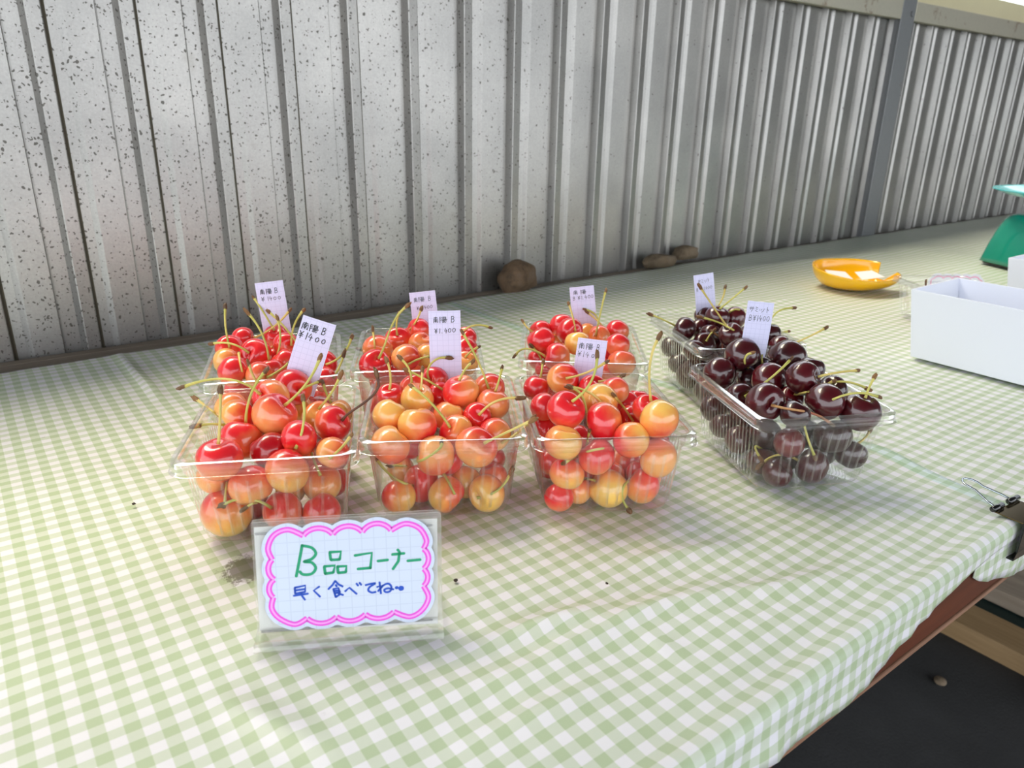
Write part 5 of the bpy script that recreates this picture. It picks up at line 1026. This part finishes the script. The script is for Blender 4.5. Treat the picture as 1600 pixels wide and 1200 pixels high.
for k, q in TAGS.items():
    q = [Vector(p) for p in q]; o3 = q[0]; U = (q[1]-q[0]); wd = U.length; U.normalize()
    Vd = (q[3]-q[0]); Vd = (Vd-U*Vd.dot(U)).normalized(); Nn = U.cross(Vd).normalized()
    if Nn.dot(cam.location-o3) < 0: Nn = -Nn
    L = min(0.056, (o3.z-(T+0.030))/max(0.3, -Vd.z))
    bow = 0.0012
    e_loc = o3
    n = 8; vs = []; uv = []
    for side in (0, -0.0003):
        for j in range(n+1):
            for i in range(5):
                u, v = wd*i/4, L*j/n
                b = bow*math.sin(math.pi*j/n)+0.0006*math.sin(math.pi*i/4)
                vs.append(U*u+Vd*v+Nn*(b+side)); uv.append((u+0.0011, v+0.0017))
    f = []; off = (n+1)*5
    for j in range(n):
        for i in range(4):
            a = j*5+i; f.append((a, a+1, a+6, a+5)); f.append((off+a, off+a+5, off+a+6, off+a+1))
    ring = list(range(0, 5)) + [j*5+4 for j in range(1, n+1)] + [n*5+i for i in range(3, -1, -1)] + [j*5 for j in range(n-1, 0, -1)]
    for a, b in zip(ring, ring[1:]+ring[:1]): f.append((a, off+a, off+b, b))
    t = link('price_tag', mesh('price_tag', vs, f, M['tag'], False, uv), None, e_loc)
    tag(t, TAG_LABEL[k], 'price tag', 'handwritten price cards in the tubs')
    mb = MB(); wscale = wd/0.024
    def to3(u, v, lift):
        b = bow*math.sin(math.pi*min(1, max(0, v/L)))+0.0006*math.sin(math.pi*min(1, max(0, u/wd)))
        return U*u+Vd*v+Nn*(b+lift)
    for chars, top, hh, drift, pen in TAG_TEXT[k]:
        for chx, x0, wch in chars:
            for st in GL[chx]:
                pts = [((x0+px*wch)*0.001*wscale, (top+(1-py)*hh-drift*(x0+px*wch))*0.001) for px, py in st]
                mb.ribbon(pts, pen*0.001, to3, 0.00012)
    mb.build('handwriting', M['ink'], t)

# ------------------------------------------------------------------ acrylic sign
sg = tag(empty('sign_stand', SIGN_ORIGIN, SIGN_ANGLE), 'clear acrylic stand with pink scalloped handwritten card, in front of the tubs', 'sign')
TILT = math.radians(12)
SU = Vector((1, 0, 0)); SV = Vector((0, math.sin(TILT), math.cos(TILT))); SN = Vector((0, -math.cos(TILT), math.sin(TILT)))
def s3(u, v, lift): return SU*(u*0.001)+SV*(v*0.001)+SN*lift + Vector((0, 0, 0.0045))
def slab(name, pts2, z0, z1, mat, parent, bev=0):
    n = len(pts2); vs = [s3(u, v, z0) for u, v in pts2]+[s3(u, v, z1) for u, v in pts2]
    f = [tuple(range(n-1, -1, -1)), tuple(range(n, 2*n))]+[(i, (i+1) % n, n+(i+1) % n, n+i) for i in range(n)]
    uv = [(u*0.001, v*0.001) for u, v in pts2]*2
    o = link(name, mesh(name, vs, f, mat, False, uv), parent)
    if bev: bevel_obj(o, bev)
    return o
slab('front_panel', [(-0.4, 0), (94.6, 0), (95.4, 58), (94.0, 59.4), (-0.3, 59.4)], 0.0, 0.0016, M['acrylic'], sg, 0.0004)
slab('back_panel', [(-0.4, 0), (94.6, 0), (95.4, 58), (94.0, 59.4), (-0.3, 59.4)], -0.0038, -0.0022, M['acrylic'], sg, 0.0004)
slab('insert_card', [(u, v-3.6) for u, v in INSERT], -0.0014, -0.0008, M['insert'], sg)
for l in RULES:
    mb = MB(); mb.ribbon([(u, v-3.6) for u, v in l], 0.35, s3, 0.00175); mb.build('ruled_line', M['rule'], sg)
# rounded foot: front bar with a groove, and the base plate behind
mb = MB()
prof = [(-0.0118, 0.0006), (-0.0124, 0.002), (-0.0116, 0.0040), (-0.0098, 0.0048), (-0.0080, 0.0044), (-0.0066, 0.0038), (-0.0052, 0.0046), (-0.003, 0.0054), (0.030, 0.0034), (0.030, 0.0006)]
n = len(prof); vs = [(x, y, z) for x in (-0.0008, 0.0948) for y, z in prof]
mb.add(vs, [tuple(range(n)), tuple(range(2*n-1, n-1, -1))]+[(i, n+i, n+(i+1) % n, (i+1) % n) for i in range(n)])
mb.build('foot', M['acrylic'], sg)
# scalloped paper card
def arc_pts(seg):
    P = [Vector(p) for p in seg]; out = []
    for i in range(len(P)-1):
        p0 = P[max(i-1, 0)] if i > 0 else P[0]*2-P[1] if False else P[max(i-1, 0)]; p1 = P[i]; p2 = P[i+1]; p3 = P[min(i+2, len(P)-1)]
        for j in range(6):
            q = j/6; out.append(0.5*((2*p1)+(p2-p0)*q+(2*p0-5*p1+4*p2-p3)*q*q+(3*p1-p0-3*p2+p3)*q**3))
    out.append(P[-1]); return out
def three_arc(seg):
    a, b, c = [Vector(p) for p in seg]      # circle through three points
    d = 2*(a.x*(b.y-c.y)+b.x*(c.y-a.y)+c.x*(a.y-b.y))
    ux = ((a.length_squared)*(b.y-c.y)+(b.length_squared)*(c.y-a.y)+(c.length_squared)*(a.y-b.y))/d
    uy = ((a.length_squared)*(c.x-b.x)+(b.length_squared)*(a.x-c.x)+(c.length_squared)*(b.x-a.x))/d
    o = Vector((ux, uy)); r = (a-o).length
    a0 = math.atan2(a.y-uy, a.x-ux); a1 = math.atan2(c.y-uy, c.x-ux); am = math.atan2(b.y-uy, b.x-ux)
    while a1 > a0: a1 -= 2*math.pi
    if not (a1 <= am <= a0 or a1 <= am-2*math.pi <= a0): a1 += 2*math.pi
    return [o+Vector((math.cos(a0+(a1-a0)*i/12), math.sin(a0+(a1-a0)*i/12)))*r for i in range(13)]
arcs = [[(p.x, p.y-3.6) for p in (three_arc(s) if len(s) == 3 else arc_pts(s))] for s in SCALLOP]
cen = Vector((47, 28))
outline = []
for a in arcs:
    pts = [Vector(p) for p in a]; m_ = len(pts)
    for i, p in enumerate(pts):
        d = (pts[min(i+1, m_-1)]-pts[max(i-1, 0)]).normalized(); nn = Vector((-d.y, d.x))
        if nn.dot(p-cen) < 0: nn = -nn
        q = p+nn*3.3
        outline.append(q)
# keep only outer points of the offset curve (drop loops at the cusps)
allp = [Vector(p) for a in arcs for p in a]
outline = [q for q in outline if min((q-p).length for p in allp) > 3.05]
n = len(outline); vs = [s3(p.x, p.y, 0.0018) for p in outline]+[s3(p.x, p.y, 0.0022) for p in outline]
ctr = len(vs); vs += [s3(cen.x, cen.y, 0.0018), s3(cen.x, cen.y, 0.0022)]
f = [(n+i, n+(i+1) % n, ctr+1) for i in range(n)]+[(i, ctr, (i+1) % n) for i in range(n)]+[(i, (i+1) % n, n+(i+1) % n, n+i) for i in range(n)]
uv = [(p.x*0.001, p.y*0.001) for p in outline]*2+[(cen.x*0.001, cen.y*0.001)]*2
card = link('scalloped_card', mesh('scalloped_card', vs, f, M['signpaper'], False, uv), sg)
mb = MB(); mb2 = MB()
for a in arcs:
    mb.ribbon(a, 3.0, s3, 0.00228, False); mb2.ribbon(a, 1.0, s3, 0.00234, False)
o = mb.build('pink_border', M['magenta'], card); mb2.build('border_highlight', M['pink'], card)
mb = MB()
curve = lambda s: [(p[0], p[1]-3.6) for p in (arc_pts(s) if len(s) >= 5 else s)]
for s in GREEN_STROKES: mb.ribbon(curve(s), 1.5, s3, 0.0023)
mb.build('green_lettering', M['green'], card)
mb = MB()
for s in BLUE_STROKES: mb.ribbon(curve(s), 1.1, s3, 0.0023)
for cx, cy, rr in ((73.4, 19.5, 1.5), (71.1, 20.0, 0.95)):
    mb.add([s3(cx+rr*math.cos(i*math.pi/8), cy+rr*0.95*math.sin(i*math.pi/8), 0.0023) for i in range(16)], [tuple(range(16))])
mb.build('blue_lettering', M['blue'], card)

# ------------------------------------------------------------------ stones on the ledge
def stone(loc, size, seed, mat, label, rotz=0, cuts=7):
    bm = bmesh.new(); bmesh.ops.create_icosphere(bm, subdivisions=4, radius=1.0); rng = random.Random(seed)
    planes = [(Vector((rng.gauss(0, 1), rng.gauss(0, 1), rng.gauss(0, .8))).normalized(), rng.uniform(0.62, 0.86)) for _ in range(cuts)]
    for v in bm.verts:
        p = v.co.copy()
        for nrm, d in planes:
            e = p.dot(nrm)-d
            if e > 0: p -= nrm*e*0.85
        p *= 1+0.10*noise.noise(p*1.8+Vector((seed, 0, 0)))+0.05*noise.noise(p*5+Vector((0, seed, 0)))
        p.z = max(p.z, -0.72)
        v.co = Vector((p.x*size[0], p.y*size[1], p.z*size[2]))
    zmin = min(v.co.z for v in bm.verts)
    me = bpy.data.meshes.new('stone'); bm.to_mesh(me); bm.free(); me.materials.append(mat)
    me.polygons.foreach_set('use_smooth', [True]*len(me.polygons))
    o = link('stone', me, None, (loc[0], loc[1], loc[2]-zmin), rotz)
    return tag(o, label, 'stone', 'stones along the wall')
LED = T-0.0060
stone((0.693, 0.9075, LED), (0.0345, 0.028, 0.0285), 4, M['rock'], 'large brown rock against the corrugated wall, leftmost of three stones', 0.1)
stone((1.020, 0.914, LED+0.004), (0.040, 0.021, 0.0155), 8, M['rock2'], 'flat tan stone by the wall, middle one of three stones', 0.05)
stone((1.098, 0.921, LED+0.010), (0.036, 0.017, 0.0150), 13, M['rock2'], 'small flat greyish stone by the wall, rightmost of three stones', -0.05)

# ------------------------------------------------------------------ yellow dish
dz = T+0.0005
dish = tag(empty('yellow_dish', (1.158, 0.628, dz), -0.62), 'glossy yellow scoop shaped dish holding flat white pieces, near the wall', 'dish')
nu, nv = 64, 12; vs = []
def rim_h(a):   # a: 0 = right tip, pi/2 = back
    s = math.sin(a); c = math.cos(a)
    if s > 0 and c > 0.93: return 0.0105          # the open notch: back wall ends in an upright edge
    if s > 0: return 0.0310+0.0040*s+0.003*max(0, c)+0.002*max(0, -c)
    return 0.0290+0.0070*s+0.003*max(0, -c)-0.0035*max(0, c)
def rim_r(a):
    c = math.cos(a); s = math.sin(a)
    base = 0.064+0.004*c
    if s > 0 and c > 0.93: base -= 0.008
    if s <= 0 and c > 0.4: base += 0.009*smooth01((c-0.4)/0.6)
    return base
for lay in (0, 1):
    for j in range(nv+1):
        q = j/nv
        for i in range(nu):
            a = 2*math.pi*(i+0.5)/nu; R_ = rim_r(a); h_ = rim_h(a)
            prof_r = 0.030+(R_-0.030)*(math.sin(q*math.pi/2)**0.9); prof_z = h_*(1-math.cos(q*math.pi/2))**0.85
            if lay: prof_r -= 0.0020*(0.5+0.5*q); prof_z += 0.0022*(1-q)
            vs.append((prof_r*math.cos(a), prof_r*math.sin(a)*0.92, prof_z))
f = []; n = nu; off = (nv+1)*nu
for j in range(nv):
    for i in range(nu):
        a, b, c, d = j*n+i, j*n+(i+1) % n, (j+1)*n+(i+1) % n, (j+1)*n+i
        f.append((a, b, c, d)); f.append((off+a, off+d, off+c, off+b))
for i in range(nu): f.append((nv*n+i, nv*n+(i+1) % n, off+nv*n+(i+1) % n, off+nv*n+i))
f.append(tuple(range(nu-1, -1, -1))); f.append(tuple(off+i for i in range(nu)))
link('dish_bowl', mesh('dish_bowl', vs, f, M['yellow'], True), dish)
def piece(pts, z, label):  # thin white quad laid inside the dish
    mb = MB(); n = len(pts)
    mb.add([(x, y, zz) for x, y, zz in pts]+[(x, y, zz+0.0006) for x, y, zz in pts], [tuple(range(n-1, -1, -1)), tuple(range(n, 2*n))]+[(i, (i+1) % n, n+(i+1) % n, n+i) for i in range(n)])
    o = mb.build('white_piece', M['piece'], None, False, (1.158, 0.628, dz), -0.62); return tag(o, label, 'paper', 'white pieces in the yellow dish')
piece([(-0.043, -0.026, .020), (-0.008, -0.030, .0175), (-0.004, 0.010, .0215), (-0.036, 0.014, .0235)], 0, 'flat white slip lying in the left half of the yellow dish')
piece([(0.006, -0.030, .0175), (0.046, -0.022, .0205), (0.042, 0.014, .0235), (0.012, 0.010, .0215)], 0, 'flat white slip lying in the right half of the yellow dish')

# ------------------------------------------------------------------ white boxes
def open_box(name, x0, x1, y0, y1, h, flare, label, z=T+0.0006):
    cx, cy = (x0+x1)/2, (y0+y1)/2; e = tag(empty(name, (cx, cy, z)), label, 'box', 'white open boxes on the table')
    hw, hd = (x1-x0)/2, (y1-y0)/2; wt = 0.0022; fl = flare
    def wall(nm, pts):
        mb = MB(); n = 4
        mb.add(pts, [(0,3,2,1),(4,5,6,7),(0,1,5,4),(1,2,6,5),(2,3,7,6),(3,0,4,7)]); bevel_obj(mb.build(nm, M['white_plastic'], e), 0.0005)
    def ring(i, zz, k):   # outer / inner rectangle at height
        g = fl*zz/h; q = g*4
        return [(-hw-g+i, -hd-q+i, zz), (hw+g-i, -hd-q+i, zz), (hw+g-i, hd+q-i, zz), (-hw-g+i, hd+q-i, zz)]
    ob, ot, ib, it = ring(0, 0, 0), ring(0, h, 0), ring(wt, 0, 0), ring(wt, h, 0)
    for a, b in ((0, 1), (1, 2), (2, 3), (3, 0)):
        wall('side_wall', [ob[a], ob[b], ib[b], ib[a], ot[a], ot[b], it[b], it[a]])
    mb = MB(); mb.add(ring(wt*0.5, 0.0, 0)+ring(wt*0.5, 0.002, 0), [(0,3,2,1),(4,5,6,7),(0,1,5,4),(1,2,6,5),(2,3,7,6),(3,0,4,7)]); mb.build('base_panel', M['white_plastic'], e)
    return e
open_box('white_box', 0.866, 0.976, 0.020, 0.380, 0.0775, 0.0033, 'long white open plastic box at right, in front of the scalloped card')
open_box('white_box', 1.194, 1.320, 0.080, 0.406, 0.0775, 0.0033, 'white open plastic box at the right edge, before the kitchen scale')

# scalloped card standing behind the long box
sc = tag(empty('notice_card', (1.165, 0.466, T+0.0006), -0.66), 'white card with pink scalloped edge standing behind the long white box', 'card')
top = []
n_s = 5; W = 0.082; Hh = 0.044
for i in range(n_s):
    x0 = -W/2+0.006+i*(W-0.012)/n_s; x1 = x0+(W-0.012)/n_s
    for j in range(8):
        q = math.pi*j/8; top.append(((x0+x1)/2-(x1-x0)/2*math.cos(q), Hh+(0.0035)*math.sin(q)))
top.append((W/2-0.006, Hh))
shape = [(-W/2, 0), (-W/2, Hh-0.006)]+top+[(W/2, Hh-0.006), (W/2, 0)]
n = len(shape); lean = 0.18
vs = [(x, z*lean, z) for x, z in shape]+[(x, z*lean+0.0006, z) for x, z in shape]
link('paper_card', mesh('paper_card', vs, [tuple(range(n)), tuple(range(2*n-1, n-1, -1))]+[(i, n+i, n+(i+1) % n, (i+1) % n) for i in range(n)], M['white_card'], False, [(v[0], v[2]) for v in vs]), sc)
mb = MB(); line = [(-W/2+0.004, 0.012), (-W/2+0.004, Hh-0.006)]+[(x*0.93, z-0.0042) for x, z in top]+[(W/2-0.004, Hh-0.006), (W/2-0.004, 0.012)]
mb.ribbon(line, 0.0011, lambda u, v, l: Vector((u, v*lean-0.0002-l, v)), 0.0001); mb.build('pink_border', M['hotpink'], sc)
mb = MB(); mb.box((-0.03, 0.0005, 0), (0.03, 0.03, 0.002)); mb.box((-0.03, 0.012, 0.002), (0.03, 0.014, 0.02)); mb.build('card_foot', M['acrylic'], sc)

# ninth tub, mostly hidden by the long white box
b9, r9 = tub_meshes(H=0.052*1.0, bw=0.040, bd=0.045, rw=0.046, rd=0.051, fl_w=8, fl_d=10)
for me_, k_ in ((b9, 0.84), (r9, 0.84)):
    for v in me_.vertices: v.co.z *= k_
e9 = tag(empty('plastic_tub', (1.064, 0.434, TZ), -0.55), 'clear plastic tub peeking out left of the long white box', 'tub', 'clear tubs of cherries')
link('tub_body', b9, e9); link('rim_flange', r9, e9)
k9 = 0
for (x, y, z, side) in ((-0.026, -0.028, 0.0135, 0), (-0.027, 0.001, 0.0135, 0), (0.001, -0.028, 0.0135, 1), (0.0, 0.0, 0.0135, 1)):
    o = bpy.data.objects.new('cherry', CH['cherry'][k9 % 5]); COL.objects.link(o); k9 += 1
    p = Matrix.Rotation(-0.55, 4, 'Z') @ Vector((x, y, z)) + Vector((1.064, 0.434, TZ))
    o.matrix_basis = Matrix.LocRotScale(p, Euler((0.3*k9, 0.2*k9, k9)), Vector((0.0125,)*3))
    o['red_dir'] = [0.3, 0.2, 0.9]; o['blush'] = 0.98; o['tone'] = 0.7
    if k9 == 2: stem_parts([p+Vector((-0.004, 0, 0.010)), p+Vector((-0.008, 0.002, 0.024)), p+Vector((-0.010, 0.004, 0.042))], M['stem_brown'], o, 2, random.Random(4))
    tag(o, ['red cherry at the left corner of the tub behind the white box', 'red cherry with upright stem in the tub behind the white box', 'red cherry against the box side of the tub behind the white box', 'red cherry in the middle of the tub behind the white box'][k9-1], 'cherry', 'cherries in the tub behind the white box')

# ------------------------------------------------------------------ kitchen scale
ks = tag(empty('kitchen_scale', (1.648, 0.500, T+0.0006), -0.42), 'teal kitchen scale with an aqua weighing pan at the right edge', 'scale')
def ring_rr(hw, hd, r, z): return [(x, y, z) for x, y, *_ in rrect(hw, hd, r, 6, 4, 4)]
def loft(loops, mat, name, parent, caps=True):
    n = len(loops[0]); vs = [p for L in loops for p in L]
    f = [(j*n+i, j*n+(i+1) % n, (j+1)*n+(i+1) % n, (j+1)*n+i) for j in range(len(loops)-1) for i in range(n)]
    if caps: f += [tuple(range(n-1, -1, -1)), tuple(range((len(loops)-1)*n, len(loops)*n))]
    return link(name, mesh(name, vs, f, mat, True), parent)
loft([ring_rr(0.098, 0.082, 0.012, 0.004), ring_rr(0.0975, 0.0815, 0.016, 0.012), ring_rr(0.0955, 0.0800, 0.024, 0.036), ring_rr(0.0915, 0.0765, 0.030, 0.062), ring_rr(0.086, 0.071, 0.032, 0.082), ring_rr(0.080, 0.064, 0.030, 0.0925), ring_rr(0.068, 0.052, 0.018, 0.0962), ring_rr(0.055, 0.040, 0.016, 0.0966)], M['teal'], 'scale_body', ks)
loft([ring_rr(0.094, 0.078, 0.012, 0.0), ring_rr(0.094, 0.078, 0.012, 0.0042)], M['black'], 'base_plate', ks)
mb = MB(); mb.tube([(0, 0, 0.096), (0, 0, 0.124)], [0.016, 0.014], 20); mb.build('pan_post', M['chrome'], ks, True)
prof = [(0.014, 0.120), (0.070, 0.124), (0.113, 0.132), (0.134, 0.1395), (0.139, 0.1415), (0.138, 0.1425), (0.131, 0.1405), (0.110, 0.1345), (0.068, 0.1268), (0.001, 0.1255)]
nu = 56; loft([[(r*math.cos(2*math.pi*i/nu), r*0.86*math.sin(2*math.pi*i/nu), z) for i in range(nu)] for r, z in prof], M['aqua'], 'weighing_pan', ks)

# ------------------------------------------------------------------ binder clip on the table edge
bc = tag(empty('binder_clip', (0.565, 0.1455, T+0.0006), -0.08), 'black binder clip gripping the gingham cloth at the table edge', 'clip')
hw = 0.0165
mb = MB(); mb.box((-hw, -0.003, 0.0006), (hw, 0.0165, 0.0014)); bevel_obj(mb.build('top_jaw', M['brass'], bc), 0.0002)
mb = MB(); mb.box((-hw, -0.0042, -0.021), (hw, -0.0030, 0.0014)); bevel_obj(mb.build('spine', M['black'], bc), 0.0003)
mb = MB(); mb.box((-hw, -0.0030, -0.0285), (hw, 0.002, -0.0275)); mb.add([(-hw, -0.0042, -0.021), (hw, -0.0042, -0.021), (hw, -0.0030, -0.0285), (-hw, -0.0030, -0.0285)], [(0, 1, 2, 3)]); mb.build('bottom_jaw', M['black'], bc)
for a, b in ((-hw-0.001, -0.0045), (0.0045, hw+0.001)):
    mb = MB(); mb.tube([(a, 0.0172, 0.0028), (b, 0.0172, 0.0028)], 0.0021, 12); mb.build('hinge_tube', M['black'], bc, True)
wire = [(-0.0125, 0.0172, 0.0028), (-0.0115, 0.024, 0.0042), (-0.0055, 0.036, 0.0062), (-0.0062, 0.0405, 0.0072), (-0.0058, 0.0445, 0.0078), (-0.0030, 0.0475, 0.0082), (0.0, 0.0485, 0.0084), (0.0030, 0.0475, 0.0082), (0.0058, 0.0445, 0.0078), (0.0062, 0.0405, 0.0072), (0.0055, 0.036, 0.0062), (0.0085, 0.024, 0.0042), (0.0095, 0.0172, 0.0028)]
mb = MB(); mb.tube(wire, 0.00078, 8); mb.build('wire_handle', M['chrome'], bc, True)

# ------------------------------------------------------------------ crumbs on the cloth
def crumb(x, y, s, label, seed):
    bm = bmesh.new(); bmesh.ops.create_icosphere(bm, subdivisions=2, radius=s)
    for v in bm.verts: v.co *= 1+0.4*noise.noise(v.co*900+Vector((seed, 0, 0))); v.co.z *= 0.6
    me = bpy.data.meshes.new('crumb'); bm.to_mesh(me); bm.free(); me.materials.append(M['speck'])
    tag(link('crumb', me, None, (x, y, T+s*0.3)), label, 'crumb', 'dark crumbs on the cloth')
crumb(0.198, 0.3135, 0.0013, 'dark crumb on the cloth just right of the sign', 1)
crumb(0.269, 0.2602, 0.0009, 'small dark crumb on the cloth below the third front tub', 2)
crumb(0.0645, 0.5165, 0.0012, 'tiny dark crumb on the cloth left of the front left tub', 3)

# ------------------------------------------------------------------ under the table, right
def plank(x0, x1, y0, y1, z0, z1, mat, parent, name='plank'):
    cx, cy, cz = parent.location; mb = MB(); mb.box((x0-cx, y0-cy, z0-cz), (x1-cx, y1-cy, z1-cz)); return bevel_obj(mb.build(name, mat, parent), 0.002)
pl = tag(empty('duckboard', (1.65, 0.1, 0)), 'low wooden duckboard of broad planks on the dark floor', 'duckboard')
plank(1.426, 1.513, -0.9, 1.0, 0.0, 0.040, M['lumber'], pl)
plank(1.560, 1.70, -0.9, 1.0, 0.034, 0.068, M['lumber2'], pl)
plank(1.72, 1.86, -0.9, 1.0, 0.034, 0.068, M['lumber2'], pl)
plank(1.516, 1.86, -0.9, 1.0, 0.0, 0.032, M['darkgreen'], pl, 'dark_bearer')
pb = bmesh.new(); bmesh.ops.create_icosphere(pb, subdivisions=3, radius=0.011)
for v in pb.verts: v.co *= 1+0.2*noise.noise(v.co*60); v.co.z *= 0.6
me = bpy.data.meshes.new('pebble'); pb.to_mesh(me); pb.free(); me.materials.append(M['rock2'])
tag(link('pebble', me, None, (1.278, 0.390, 0.006)), 'small pale pebble on the dark floor under the table edge', 'pebble')
